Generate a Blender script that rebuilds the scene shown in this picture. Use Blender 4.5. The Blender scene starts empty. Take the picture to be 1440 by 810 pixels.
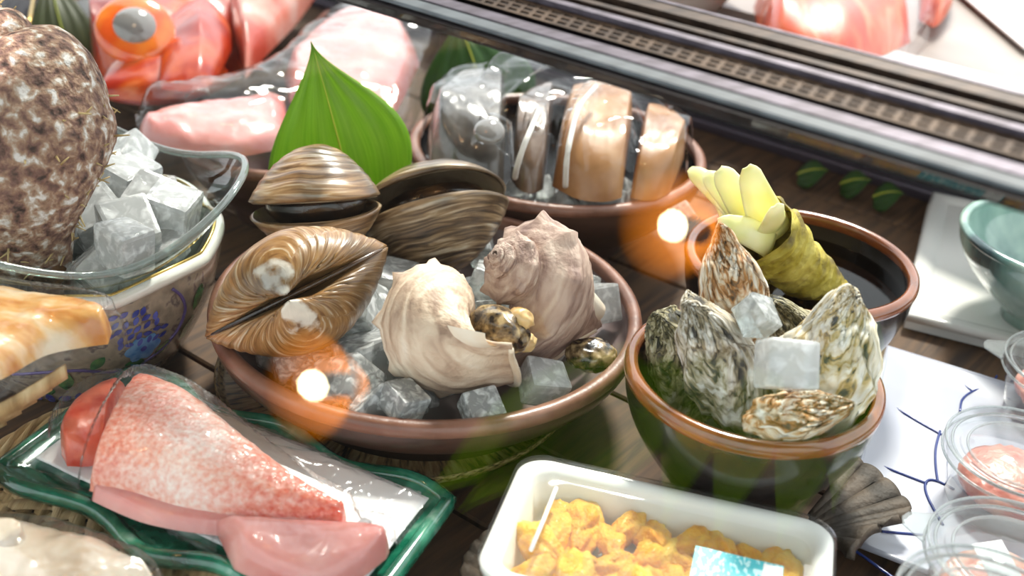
import bpy, bmesh, math, random
from mathutils import Vector, Matrix, noise
import numpy as np

# ------------------------------------------------------------------ camera, sky, sun, exposure
sc = bpy.context.scene
COL = sc.collection
F_PX, PITCH, ROLL, CAM_H = 1600.0, math.radians(29.5), math.radians(4.5), .456
c_, s_, cp, sp = math.cos(ROLL), math.sin(ROLL), math.cos(PITCH), math.sin(PITCH)
R0, U0, FW = Vector((1, 0, 0)), Vector((0, sp, cp)), Vector((0, cp, -sp))
CR, CU, CC = R0*c_ + U0*s_, U0*c_ - R0*s_, Vector((0, 0, CAM_H))

cam = bpy.data.objects.new('camera', bpy.data.cameras.new('camera'))
COL.objects.link(cam)
cam.matrix_world = Matrix(((CR.x, CU.x, -FW.x, CC.x), (CR.y, CU.y, -FW.y, CC.y), (CR.z, CU.z, -FW.z, CC.z), (0, 0, 0, 1)))
cam.data.sensor_width = 36
cam.data.lens = 36*F_PX/1440
cam.data.clip_start = .01
cam.data.dof.use_dof = True
cam.data.dof.focus_distance = .70
cam.data.dof.aperture_fstop = 5.2
cam.data.dof.aperture_blades = 8
sc.camera = cam

w = bpy.data.worlds.new('world'); sc.world = w; w.use_nodes = True
bg = w.node_tree.nodes['Background']
bg.inputs[0].default_value = (.93, .96, 1, 1); bg.inputs[1].default_value = 1.6

sun = bpy.data.objects.new('sun', bpy.data.lights.new('sun', 'SUN'))
COL.objects.link(sun)
sun.data.energy = 4.5; sun.data.angle = math.radians(9); sun.data.color = (1, .95, .86)
sun.rotation_euler = Vector((-.12, -.60, -.79)).to_track_quat('-Z', 'Y').to_euler()

sc.view_settings.view_transform = 'Standard'
sc.view_settings.look = 'None'
sc.view_settings.gamma = 1
sc.view_settings.use_curve_mapping = False
sc.view_settings.exposure = .48
sc.cycles.transparent_max_bounces = 32
sc.cycles.max_bounces = 10
sc.cycles.transmission_bounces = 10
sc.cycles.caustics_reflective = False
sc.cycles.caustics_refractive = False
sc.cycles.sample_clamp_indirect = 4

random.seed(5)
PI = math.pi

# ------------------------------------------------------------------ helpers
def at(u, v, z=0.0):                       # the point at height z that pixel (u, v) looks at
    d = CR*((u-720)/F_PX) - CU*((v-405)/F_PX) + FW
    return CC + d*((z-CAM_H)/d.z)
def cv(r, u, b):                           # a direction: right, up, towards the photographer
    return CR*r + CU*u - FW*b
def frame(x, y):                           # rotation with the given x axis, y as near as can be
    x = x.normalized(); z = x.cross(y).normalized(); y = z.cross(x)
    return Matrix(((x.x, y.x, z.x), (x.y, y.y, z.y), (x.z, y.z, z.z)))
def nz(x, y=0, z=0, s=1.0): return noise.noise(Vector((x*s, y*s, z*s)))
def fb(x, y, z, s=1.0, o=4): return noise.fractal(Vector((x*s, y*s, z*s)), 1.0, 2.0, o)

class G:
    def __init__(self): self.v = []; self.f = []; self.uv = []
    def add(self, v, f, uv=None):
        n = len(self.v); self.v += [tuple(p) for p in v]
        self.uv += list(uv) if uv else [(0, 0)]*len(v)
        self.f += [tuple(i+n for i in q) for q in f]; return self
    def grid(self, fn, nu, nv, cu=False, cv_=False):
        mu, mv = nu + (not cu), nv + (not cv_)
        v = []; uv = []
        for j in range(mv):
            for i in range(mu):
                a, b = i/nu, j/nv
                v.append(fn(a, b)); uv.append((a, b))
        f = [(j*mu+i, j*mu+(i+1) % mu, ((j+1) % mv)*mu+(i+1) % mu, ((j+1) % mv)*mu+i) for j in range(nv) for i in range(nu)]
        return self.add(v, f, uv)
    def lathe(self, prof, seg=64, fn=None):
        n = len(prof)
        def p(a, b):
            k = min(int(round(b*(n-1))), n-1); r, z = prof[k]; t = a*2*PI
            if fn: r, z = fn(t, r, z, k)
            return (r*math.cos(t), r*math.sin(t), z)
        return self.grid(p, seg, n-1, True)
    def tube(self, pts, rad, seg=8, closed=False):
        pts = [Vector(p) for p in pts]; n = len(pts)
        rad = rad if isinstance(rad, (list, tuple)) else [rad]*n
        rings = []; up = Vector((.13, .2, 1)).normalized(); v = []; uv = []
        for i, p in enumerate(pts):
            a = pts[(i-1) % n] if closed or i else p
            b = pts[(i+1) % n] if closed or i < n-1 else p
            t = (b-a).normalized(); x = t.cross(up)
            if x.length < 1e-4: x = t.cross(Vector((1, 0, 0)))
            x.normalize(); y = x.cross(t)
            for k in range(seg):
                q = 2*PI*k/seg
                v.append(p + (x*math.cos(q) + y*math.sin(q))*rad[i]); uv.append((k/seg, i/max(1, n-1)))
        f = []
        for i in range(n if closed else n-1):
            j = (i+1) % n
            f += [(i*seg+k, i*seg+(k+1) % seg, j*seg+(k+1) % seg, j*seg+k) for k in range(seg)]
        if not closed: f += [tuple(range(seg))[::-1], tuple((n-1)*seg+k for k in range(seg))]
        return self.add(v, f, uv)
    def box(self, a, b):
        (x0, y0, z0), (x1, y1, z1) = a, b
        v = [(x0, y0, z0), (x1, y0, z0), (x1, y1, z0), (x0, y1, z0), (x0, y0, z1), (x1, y0, z1), (x1, y1, z1), (x0, y1, z1)]
        return self.add(v, [(3, 2, 1, 0), (4, 5, 6, 7), (0, 1, 5, 4), (1, 2, 6, 5), (2, 3, 7, 6), (3, 0, 4, 7)])
    def map(self, fn): self.v = [tuple(fn(*p)) for p in self.v]; return self
    def mesh(self, name, smooth=True):
        m = bpy.data.meshes.new(name); m.from_pydata(self.v, [], self.f); m.update()
        if smooth: m.polygons.foreach_set('use_smooth', [True]*len(m.polygons))
        l = m.uv_layers.new(name='uv'); idx = np.empty(len(m.loops), dtype=np.int32); m.loops.foreach_get('vertex_index', idx)
        l.data.foreach_set('uv', np.array(self.uv, dtype=np.float32)[idx].ravel())
        return m

def obj(name, g, mat, parent=None, smooth=True, bevel=0, solid=0, sub=0):
    m = g.mesh(name, smooth) if isinstance(g, G) else g
    o = bpy.data.objects.new(name, m); COL.objects.link(o)
    if mat and not m.materials: m.materials.append(mat)
    if parent: o.parent = parent
    if bevel:
        b = o.modifiers.new('bevel', 'BEVEL'); b.width = bevel; b.segments = 2; b.limit_method = 'ANGLE'
    if solid:
        b = o.modifiers.new('solid', 'SOLIDIFY'); b.thickness = solid; b.offset = 0
    if sub:
        b = o.modifiers.new('sub', 'SUBSURF'); b.levels = sub; b.render_levels = sub
    return o
def tag(o, label, cat, group=None, kind=None):
    o['label'] = label; o['category'] = cat
    if group: o['group'] = group
    if kind: o['kind'] = kind
    return o
def thing(name, label, cat, loc=(0, 0, 0), rot=None, group=None):
    o = bpy.data.objects.new(name, None); COL.objects.link(o); o.empty_display_size = .02
    o.location = loc
    if rot is not None: o.rotation_euler = rot.to_euler() if isinstance(rot, Matrix) else rot
    return tag(o, label, cat, group)
def struct(name, g, mat, smooth=False, **k):
    o = obj(name, g, mat, None, smooth, **k); o['kind'] = 'structure'; return o
def rbox(sx, sy, sz, bev, seg=2):
    bm = bmesh.new(); bmesh.ops.create_cube(bm, size=1)
    for v in bm.verts: v.co = Vector((v.co.x*sx, v.co.y*sy, v.co.z*sz))
    bmesh.ops.bevel(bm, geom=bm.edges[:], offset=bev, segments=seg, profile=.6, affect='EDGES')
    g = G(); bm.verts.index_update()
    g.add([v.co for v in bm.verts], [tuple(v.index for v in f.verts) for f in bm.faces], [(v.co.x, v.co.y) for v in bm.verts])
    bm.free(); return g
def ico(sub, fn):
    bm = bmesh.new(); bmesh.ops.create_icosphere(bm, subdivisions=sub, radius=1)
    g = G(); bm.verts.index_update()
    g.add([fn(v.co) for v in bm.verts], [tuple(v.index for v in f.verts) for f in bm.faces], [(v.co.x, v.co.z) for v in bm.verts])
    bm.free(); return g
def interp(P, t):                          # smooth point on a polyline
    n = len(P)-1; x = min(max(t, 0), 1)*n; i = min(int(x), n-1); f = x-i
    p0, p1, p2, p3 = P[max(i-1, 0)], P[i], P[i+1], P[min(i+2, n)]
    return .5*((2*p1) + (p2-p0)*f + (2*p0-5*p1+4*p2-p3)*f*f + (3*p1-p0-3*p2+p3)*f**3)
def outline(P, z): return [at(u, v, z) for u, v in P]
def slab(A, B, z0, h, nu=48, nv=24, power=2.6, bumps=0, bs=30, seed=0, endt=.12, zf=None, bottom=True):
    """A body between two edges traced over the surface at height z0: flat below, domed by h above."""
    A, B = outline(A, z0), outline(B, z0); g = G()
    def top(u, v):
        p = interp(A, u)*(1-v) + interp(B, u)*v
        e = max(0, 1-abs(2*v-1)**power)**.5*min(1, max(0, (min(u, 1-u)/endt)))**.5
        z = z0 + h*e*(zf(u, v) if zf else 1)
        if bumps: z += bumps*fb(p.x+seed, p.y, seed, bs)*e
        return (p.x, p.y, z)
    g.grid(top, nu, nv)
    if bottom:
        def low(u, v):
            p = interp(A, u)*(1-v) + interp(B, u)*v; return (p.x, p.y, z0)
        g.grid(lambda u, v: low(u, 1-v), nu, 2)
    return g

# ------------------------------------------------------------------ materials
def lin(c):
    return tuple(((x/255)/12.92 if x/255 <= .04045 else ((x/255+.055)/1.055)**2.4) for x in c[:3]) + (1,)
def newmat(name):
    m = bpy.data.materials.new(name); m.use_nodes = True; nt = m.node_tree
    return m, nt, nt.nodes, nt.links, nt.nodes['Principled BSDF']
def MAT(name, cols, rough=.5, scale=8, bump=0, bscale=None, detail=6, coords='Object', vec=(1, 1, 1), metal=0, coat=0, dist=0, sss=0, spec=.5, bvec=None, rot=(0, 0, 0), bdist=.002):
    """cols: one colour, or [(position, colour)...] along a noise."""
    m, nt, N, L, b = newmat(name)
    tc = N.new('ShaderNodeTexCoord'); mp = N.new('ShaderNodeMapping')
    mp.inputs['Scale'].default_value = vec; mp.inputs['Rotation'].default_value = rot
    L.new(tc.outputs[coords], mp.inputs[0])
    if isinstance(cols[0], (int, float)): b.inputs['Base Color'].default_value = lin(cols)
    else:
        n = N.new('ShaderNodeTexNoise'); n.inputs['Scale'].default_value = scale; n.inputs['Detail'].default_value = detail
        n.inputs['Distortion'].default_value = dist
        r = N.new('ShaderNodeValToRGB'); e = r.color_ramp.elements
        while len(e) < len(cols): e.new(.5)
        for k, (p, c) in enumerate(cols): e[k].position = p; e[k].color = lin(c)
        L.new(mp.outputs[0], n.inputs[0]); L.new(n.outputs[0], r.inputs[0]); L.new(r.outputs[0], b.inputs['Base Color'])
    if bump:
        n2 = N.new('ShaderNodeTexNoise'); n2.inputs['Scale'].default_value = bscale or scale*3; n2.inputs['Detail'].default_value = 5
        bp = N.new('ShaderNodeBump'); bp.inputs['Strength'].default_value = bump; bp.inputs['Distance'].default_value = bdist
        if bvec:
            m2 = N.new('ShaderNodeMapping'); m2.inputs['Scale'].default_value = bvec; L.new(tc.outputs[coords], m2.inputs[0]); L.new(m2.outputs[0], n2.inputs[0])
        else: L.new(mp.outputs[0], n2.inputs[0])
        L.new(n2.outputs[0], bp.inputs['Height']); L.new(bp.outputs[0], b.inputs['Normal'])
    b.inputs['Roughness'].default_value = rough; b.inputs['Metallic'].default_value = metal
    b.inputs['Coat Weight'].default_value = coat; b.inputs['Coat Roughness'].default_value = .08
    b.inputs['Specular IOR Level'].default_value = spec
    if sss:
        b.inputs['Subsurface Weight'].default_value = sss; b.inputs['Subsurface Radius'].default_value = (.006, .003, .002); b.inputs['Subsurface Scale'].default_value = 1
    return m
def CLEAR(name, tint=(255, 255, 255), gloss=.04, rough=.03, bump=0, bscale=40, ior=1.5, haze=0, hcol=(255, 255, 255), bvec=(1, 1, 1), bdist=.004, boost=1.0):
    """Thin clear sheet: passes light straight on, mirrors by Fresnel, a little milky where haze > 0."""
    m, nt, N, L, b = newmat(name); N.remove(b); out = N['Material Output']
    t = N.new('ShaderNodeBsdfTransparent'); t.inputs[0].default_value = lin(tint)
    g = N.new('ShaderNodeBsdfGlossy'); g.inputs['Roughness'].default_value = rough
    fr = N.new('ShaderNodeFresnel'); fr.inputs[0].default_value = ior
    mx = N.new('ShaderNodeMixShader')
    ge = N.new('ShaderNodeNewGeometry'); mi = N.new('ShaderNodeMix'); mi.inputs[2].default_value = ior; mi.inputs[3].default_value = 1/ior   # a thin sheet mirrors alike from both sides
    L.new(ge.outputs['Backfacing'], mi.inputs[0]); L.new(mi.outputs[0], fr.inputs[0])
    if bump:
        tc = N.new('ShaderNodeTexCoord'); mp = N.new('ShaderNodeMapping'); mp.inputs['Scale'].default_value = bvec
        n = N.new('ShaderNodeTexNoise'); n.inputs['Scale'].default_value = bscale; n.inputs['Detail'].default_value = 3; n.inputs['Distortion'].default_value = 1.2
        bp = N.new('ShaderNodeBump'); bp.inputs['Strength'].default_value = bump; bp.inputs['Distance'].default_value = bdist
        L.new(tc.outputs['Object'], mp.inputs[0]); L.new(mp.outputs[0], n.inputs[0]); L.new(n.outputs[0], bp.inputs['Height'])
        L.new(bp.outputs[0], g.inputs['Normal']); L.new(bp.outputs[0], fr.inputs['Normal'])
    fac = fr.outputs[0]
    if boost != 1:
        mu = N.new('ShaderNodeMath'); mu.operation = 'MULTIPLY'; mu.use_clamp = True; mu.inputs[1].default_value = boost; L.new(fac, mu.inputs[0]); fac = mu.outputs[0]
    L.new(fac, mx.inputs[0]); L.new(t.outputs[0], mx.inputs[1]); L.new(g.outputs[0], mx.inputs[2])
    last = mx.outputs[0]
    if haze:
        d = N.new('ShaderNodeBsdfDiffuse'); d.inputs[0].default_value = lin(hcol)
        m2 = N.new('ShaderNodeMixShader'); m2.inputs[0].default_value = haze
        L.new(last, m2.inputs[1]); L.new(d.outputs[0], m2.inputs[2]); last = m2.outputs[0]
    L.new(last, out.inputs[0]); return m
def ICE(name, lo=.1, hi=.6, tint=(232, 242, 238), clear=.5):
    m, nt, N, L, b = newmat(name); N.remove(b); out = N['Material Output']
    tc = N.new('ShaderNodeTexCoord'); n = N.new('ShaderNodeTexNoise'); n.inputs['Scale'].default_value = 80; n.inputs['Detail'].default_value = 6
    bp = N.new('ShaderNodeBump'); bp.inputs['Strength'].default_value = .6; bp.inputs['Distance'].default_value = .003
    L.new(tc.outputs['Object'], n.inputs[0]); L.new(n.outputs[0], bp.inputs['Height'])
    re_ = N.new('ShaderNodeBsdfRefraction'); re_.inputs[0].default_value = lin(tint); re_.inputs['IOR'].default_value = 1.18; re_.inputs['Roughness'].default_value = .05
    L.new(bp.outputs[0], re_.inputs['Normal'])
    tr = N.new('ShaderNodeBsdfTransparent'); tr.inputs[0].default_value = lin(tint)
    m1 = N.new('ShaderNodeMixShader'); m1.inputs[0].default_value = clear; L.new(re_.outputs[0], m1.inputs[1]); L.new(tr.outputs[0], m1.inputs[2])
    d = N.new('ShaderNodeBsdfDiffuse'); d.inputs[0].default_value = lin((250, 252, 252))
    tl = N.new('ShaderNodeBsdfTranslucent'); tl.inputs[0].default_value = lin((250, 252, 252))
    ms = N.new('ShaderNodeMixShader'); ms.inputs[0].default_value = .3; L.new(d.outputs[0], ms.inputs[1]); L.new(tl.outputs[0], ms.inputs[2])
    n2 = N.new('ShaderNodeTexNoise'); n2.inputs['Scale'].default_value = 110; n2.inputs['Detail'].default_value = 9; n2.inputs['Distortion'].default_value = .5; L.new(tc.outputs['Object'], n2.inputs[0])
    r = N.new('ShaderNodeValToRGB'); r.color_ramp.elements[0].position = .46; r.color_ramp.elements[1].position = .68
    r.color_ramp.elements[0].color = (lo,)*3+(1,); r.color_ramp.elements[1].color = (hi,)*3+(1,)
    L.new(n2.outputs[0], r.inputs[0])
    m2 = N.new('ShaderNodeMixShader'); L.new(r.outputs[0], m2.inputs[0]); L.new(m1.outputs[0], m2.inputs[1]); L.new(ms.outputs[0], m2.inputs[2])
    g = N.new('ShaderNodeBsdfGlossy'); g.inputs['Roughness'].default_value = .12; L.new(bp.outputs[0], g.inputs['Normal'])
    lw = N.new('ShaderNodeLayerWeight'); lw.inputs[0].default_value = .28; L.new(bp.outputs[0], lw.inputs['Normal'])
    m3 = N.new('ShaderNodeMixShader'); L.new(lw.outputs['Fresnel'], m3.inputs[0]); L.new(m2.outputs[0], m3.inputs[1]); L.new(g.outputs[0], m3.inputs[2])
    L.new(m3.outputs[0], out.inputs[0]); return m
def GLOW(name, col, strength):
    m, nt, N, L, b = newmat(name); N.remove(b); e = N.new('ShaderNodeEmission')
    e.inputs[0].default_value = lin(col); e.inputs[1].default_value = strength; L.new(e.outputs[0], N['Material Output'].inputs[0]); return m
def LEAF(name, a, bcol, trans=.45):
    m = MAT(name, [(.3, a), (.7, bcol)], .35, 60, .25, 90, coords='UV', vec=(1.0, .05, 1), bvec=(3, .05, 1))
    nt = m.node_tree; N, L = nt.nodes, nt.links; b = N['Principled BSDF']
    t = N.new('ShaderNodeBsdfTranslucent'); t.inputs[0].default_value = lin(tuple(min(255, int(x*1.25)) for x in bcol))
    mx = N.new('ShaderNodeMixShader'); mx.inputs[0].default_value = trans
    L.new(b.outputs[0], mx.inputs[1]); L.new(t.outputs[0], mx.inputs[2]); L.new(mx.outputs[0], N['Material Output'].inputs[0]); return m

WOOD = MAT('wood', [(.3, (46, 32, 22)), (.5, (92, 66, 42)), (.62, (60, 42, 28)), (.75, (112, 82, 52))], .75, 5, .3, 14, vec=(14, 1.2, 3), detail=8)
BROWN_RIM = MAT('brown_glaze_rim', [(.35, (112, 74, 58)), (.65, (146, 104, 86))], .38, 40, .25, 160, coat=.2)
BROWN_OUT = MAT('brown_glaze_outside', [(.35, (58, 42, 36)), (.65, (92, 66, 54))], .32, 14, .15, 120, coat=.3)
BROWN_IN = MAT('brown_glaze_inside', [(.35, (104, 88, 88)), (.65, (138, 120, 118))], .25, 14, .1, 80, coat=.4)
SAUCER = MAT('tan_saucer_glaze', [(.38, (62, 44, 26)), (.48, (150, 118, 74)), (.6, (186, 160, 116))], .4, 18, .3, 60, coords='UV', vec=(10, .7, 1))
TENMOKU = MAT('tenmoku_glaze', [(.35, (24, 22, 22)), (.7, (50, 45, 44))], .22, 20, .05, 50, coat=.25)
AMBER = MAT('amber_rim_glaze', [(.35, (108, 56, 26)), (.65, (146, 84, 46))], .18, 30, .1, 60, coat=.8)
WATER = CLEAR('water', (150, 132, 100), rough=.0, ior=1.33, bump=.05, bscale=15)
CLAM = {}
def clam_mat(name, dark, mid, light, white_umbo):
    m, nt, N, L, b = newmat(name)
    tc = N.new('ShaderNodeTexCoord'); mp = N.new('ShaderNodeMapping'); mp.inputs['Scale'].default_value = (6, 38 if white_umbo > .2 else 24, 1)
    n = N.new('ShaderNodeTexNoise'); n.inputs['Scale'].default_value = 1; n.inputs['Detail'].default_value = 9; n.inputs['Distortion'].default_value = .8
    r = N.new('ShaderNodeValToRGB'); e = r.color_ramp.elements
    for _ in range(2): e.new(.5)
    for k, (p, c) in enumerate([(.34, dark), (.47, mid), (.58, light), (.72, (214, 200, 176))]): e[k].position = p; e[k].color = lin(c)
    L.new(tc.outputs['UV'], mp.inputs[0]); L.new(mp.outputs[0], n.inputs[0]); L.new(n.outputs[0], r.inputs[0])
    sep = N.new('ShaderNodeSeparateXYZ'); L.new(tc.outputs['UV'], sep.inputs[0])
    n2 = N.new('ShaderNodeTexNoise'); n2.inputs['Scale'].default_value = 90; n2.inputs['Detail'].default_value = 5; L.new(tc.outputs['Object'], n2.inputs[0])
    ad = N.new('ShaderNodeMath'); ad.operation = 'MULTIPLY_ADD'; ad.inputs[1].default_value = .36; L.new(n2.outputs[0], ad.inputs[0]); L.new(sep.outputs[1], ad.inputs[2])
    r2 = N.new('ShaderNodeValToRGB'); r2.color_ramp.elements[0].position = white_umbo; r2.color_ramp.elements[0].color = (1, 1, 1, 1)
    r2.color_ramp.elements[1].position = white_umbo+.05; r2.color_ramp.elements[1].color = (0, 0, 0, 1); L.new(ad.outputs[0], r2.inputs[0])
    mx = N.new('ShaderNodeMixRGB'); L.new(r2.outputs[0], mx.inputs[0]); L.new(r.outputs[0], mx.inputs[1]); mx.inputs[2].default_value = lin((226, 216, 200))
    n3 = N.new('ShaderNodeTexNoise'); n3.inputs['Scale'].default_value = 26; n3.inputs['Detail'].default_value = 3; L.new(tc.outputs['Object'], n3.inputs[0])
    r3 = N.new('ShaderNodeValToRGB'); r3.color_ramp.elements[0].position = .45; r3.color_ramp.elements[0].color = (1, 1, 1, 1); r3.color_ramp.elements[1].position = .62; r3.color_ramp.elements[1].color = lin((176, 180, 186)); L.new(n3.outputs[0], r3.inputs[0])
    mu = N.new('ShaderNodeMixRGB'); mu.blend_type = 'MULTIPLY'; mu.inputs[0].default_value = 1; L.new(mx.outputs[0], mu.inputs[1]); L.new(r3.outputs[0], mu.inputs[2])
    L.new(mu.outputs[0], b.inputs['Base Color'])
    bp = N.new('ShaderNodeBump'); bp.inputs['Strength'].default_value = .35; bp.inputs['Distance'].default_value = .001; L.new(n.outputs[0], bp.inputs['Height']); L.new(bp.outputs[0], b.inputs['Normal'])
    b.inputs['Roughness'].default_value = .32; b.inputs['Coat Weight'].default_value = .25; b.inputs['Coat Roughness'].default_value = .2
    return m
CLAM1 = clam_mat('golden_clam_shell', (120, 82, 44), (150, 108, 62), (168, 128, 80), .24)
CLAM2 = clam_mat('brown_clam_shell', (88, 62, 40), (132, 98, 64), (168, 134, 94), .1)
CLAM3 = clam_mat('striped_clam_shell', (52, 40, 32), (104, 82, 60), (156, 130, 98), .1)
CLAM_IN = MAT('clam_inside', [(.4, (126, 104, 80)), (.6, (184, 162, 132))], .3, 30, coat=.3)
DARK_FLESH = MAT('dark_clam_gape', [(.4, (26, 20, 16)), (.65, (84, 58, 34))], .25, 25, coat=.4)
WHELK = MAT('whelk_shell', [(.3, (152, 124, 104)), (.45, (198, 172, 148)), (.58, (222, 202, 178)), (.75, (240, 228, 210))], .55, 1, .6, 1, coords='UV', vec=(26, 9, 1), bvec=(160, 24, 1), dist=.8)
WHELK2 = MAT('whelk_shell_mauve', [(.3, (126, 98, 88)), (.45, (168, 140, 126)), (.58, (194, 168, 152)), (.75, (222, 204, 186))], .58, 1, .7, 1, coords='UV', vec=(30, 9, 1), bvec=(160, 24, 1), dist=.8)
WHELK_SPIRE = MAT('whelk_shell_grey', [(.35, (120, 104, 84)), (.5, (186, 168, 140)), (.7, (216, 202, 178))], .6, 60, .5, 150)
WHELK_LIP = MAT('whelk_lip', [(.35, (232, 206, 170)), (.7, (250, 240, 222))], .25, 30, coat=.4)
WHELK_FOOT = MAT('speckled_foot', [(.40, (34, 28, 22)), (.52, (126, 104, 72)), (.62, (186, 162, 118))], .25, 130, .5, 120, coat=.5)
WHELK_MEAT = MAT('whelk_meat', [(.35, (186, 144, 84)), (.65, (232, 202, 146))], .22, 50, .2, 60, coat=.5, sss=.2)
CONCH = MAT('conch_crust', [(.32, (62, 46, 38)), (.43, (128, 94, 82)), (.52, (166, 132, 108)), (.58, (190, 170, 152)), (.64, (232, 226, 222))], .8, 125, 1.0, 240, detail=12, dist=.3, bdist=.004)
CONCH_LIP = MAT('conch_lip', [(.4, (214, 150, 74)), (.6, (248, 226, 186))], .25, 30, coat=.5)
CONCH_FLESH = MAT('conch_flesh', [(.4, (38, 26, 18)), (.6, (128, 84, 40))], .2, 60, .3, 60, coat=.6)
HAIR = MAT('dry_fibre', [(.3, (168, 140, 90)), (.7, (214, 192, 140))], .7, 50)
GLASS = CLEAR('clear_glass', (240, 248, 246), ior=1.5, rough=.02)
GLASS_RIM = CLEAR('glass_rim', (196, 212, 208), ior=1.9, rough=.06, haze=.12)
PORC = MAT('taupe_porcelain', [(.3, (128, 116, 102)), (.55, (166, 152, 134)), (.62, (110, 98, 96)), (.7, (158, 146, 130))], .25, 90, coat=.5)
PORC_W = MAT('white_porcelain', [(.45, (226, 224, 216)), (.7, (240, 236, 224))], .15, 10, coat=.6)
GOLD = MAT('gilt', (196, 164, 92), .25, metal=.8)
BLUE = MAT('blue_enamel', [(.4, (56, 62, 140)), (.65, (98, 104, 184))], .25, 120, coat=.5)
SKYBLUE = MAT('pale_blue_enamel', [(.4, (78, 126, 188)), (.65, (126, 170, 214))], .25, 120, coat=.5)
GREEN_EN = MAT('green_enamel', [(.4, (40, 92, 62)), (.65, (88, 138, 84))], .25, 120, coat=.5)
GREY_EN = MAT('grey_enamel', (142, 146, 150), .3, coat=.4)
LINEBLUE = MAT('cobalt_line', (44, 62, 130), .25, coat=.4)
PLATE_W = MAT('white_plate_glaze', [(.4, (172, 174, 190)), (.6, (186, 188, 200))], .3, 9, coat=.5)
TRAY_W = MAT('white_tray_glaze', [(.4, (222, 222, 218)), (.6, (236, 234, 230))], .2, 9, coat=.4)
CELADON = MAT('celadon_glaze', [(.36, (38, 66, 72)), (.44, (96, 134, 128)), (.55, (168, 194, 182)), (.75, (196, 212, 200))], .12, 9, coat=.7, vec=(1, 1, .5), dist=.6)
UNI = MAT('sea_urchin', [(.3, (226, 138, 8)), (.5, (250, 184, 36)), (.7, (255, 212, 90))], .42, 60, 1, 420, sss=.25, coat=.1)
FOAM = MAT('white_foam', [(.4, (238, 238, 234)), (.6, (248, 248, 244))], .42, 20)
LID = CLEAR('clear_lid', (253, 254, 253), ior=1.35, rough=.08, haze=.02)
CUP = CLEAR('clear_cup', (246, 248, 248), ior=1.5, rough=.05, haze=.035)
CUP_RING = CLEAR('cup_ring', (225, 230, 230), ior=1.75, rough=.12, haze=.12)
MINCE = MAT('pink_mince', [(.3, (204, 102, 92)), (.5, (226, 144, 128)), (.7, (240, 186, 166))], .3, 60, .6, 180, sss=.3, coat=.3)
MINCE2 = MAT('orange_mince', [(.3, (220, 110, 84)), (.5, (238, 160, 136)), (.7, (248, 208, 190))], .3, 60, .6, 180, sss=.3, coat=.3)
IRON = MAT('iron_glaze', [(.35, (62, 56, 49)), (.6, (92, 80, 68))], .62, 60, .6, 240, spec=.3)
GREENGLAZE = MAT('oribe_green', [(.34, (6, 54, 40)), (.5, (20, 100, 76)), (.6, (64, 146, 118)), (.72, (196, 220, 206))], .1, 26, .12, 30, coat=1, detail=8)
PAPER = MAT('white_paper', [(.4, (236, 236, 238)), (.6, (246, 246, 246))], .7, 12, .15, 30)
LABEL_W = MAT('white_sticker', (250, 250, 248), .45)
REDSKIN = MAT('red_fish_skin', [(.30, (206, 78, 52)), (.44, (232, 130, 106)), (.56, (242, 176, 158)), (.72, (250, 222, 212))], .3, 42, .8, 330, vec=(1, 1, 1), coat=.4, sss=.15, detail=3)
def skin_mat(name):
    m = MAT(name, [(.30, (222, 92, 66)), (.44, (238, 150, 128)), (.58, (246, 190, 174)), (.74, (252, 228, 218))], .3, 300, 0, detail=2, coords='Object', coat=.3, sss=.08)
    nt = m.node_tree; N, L = nt.nodes, nt.links; b = N['Principled BSDF']; r = [n for n in N if n.type == 'VALTORGB'][0]; n = [n for n in N if n.type == 'TEX_NOISE'][0]
    tc = [n_ for n_ in N if n_.type == 'TEX_COORD'][0]; sp_ = N.new('ShaderNodeSeparateXYZ'); L.new(tc.outputs['UV'], sp_.inputs[0])
    def mth(op, a_, b_=None, c=None):
        q = N.new('ShaderNodeMath'); q.operation = op
        for k, x in enumerate((a_, b_, c)):
            if x is None: continue
            if isinstance(x, (int, float)): q.inputs[k].default_value = x
            else: L.new(x, q.inputs[k])
        return q.outputs[0]
    edge_ = mth('ABSOLUTE', mth('SUBTRACT', sp_.outputs[0], .38))                    # paler in the thick middle, redder at shoulder and tail
    big = N.new('ShaderNodeTexNoise'); big.inputs['Scale'].default_value = 22; L.new(tc.outputs['Object'], big.inputs[0])
    v = mth('ADD', mth('MULTIPLY', n.outputs[0], .58), mth('MULTIPLY', big.outputs[0], .28))
    v = mth('SUBTRACT', mth('ADD', v, .215), mth('MULTIPLY', edge_, .52)); L.new(v, r.inputs[0])
    vo = N.new('ShaderNodeTexVoronoi'); vo.inputs['Scale'].default_value = 420; L.new(tc.outputs['Object'], vo.inputs[0])
    bp = N.new('ShaderNodeBump'); bp.inputs['Strength'].default_value = .5; bp.inputs['Distance'].default_value = .001; L.new(vo.outputs[0], bp.inputs['Height']); L.new(bp.outputs[0], b.inputs['Normal'])
    return m
FILLETSKIN = skin_mat('fillet_skin')
REDFLESH = MAT('red_orange_flesh', [(.35, (204, 56, 28)), (.6, (236, 116, 84))], .3, 70, .3, 120, coat=.4, sss=.15)
PINK = MAT('pink_flesh', [(.3, (212, 124, 118)), (.55, (228, 158, 150)), (.75, (240, 192, 186))], .25, 26, .2, 70, coat=.5, sss=.3)
SQUID = MAT('pale_flesh', [(.35, (188, 166, 144)), (.6, (218, 204, 188))], .22, 22, .2, 60, coat=.6, sss=.25)
ORANGE = MAT('orange_roe', [(.35, (206, 128, 52)), (.5, (234, 176, 104)), (.68, (248, 226, 194))], .28, 30, .3, 50, coat=.5, sss=.2, vec=(1, 3, 1))
KINME = MAT('red_fish_head', [(.34, (128, 18, 2)), (.52, (164, 38, 5)), (.66, (194, 76, 14)), (.8, (228, 144, 92))], .3, 16, .25, 30, coat=.25, dist=.8)
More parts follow.
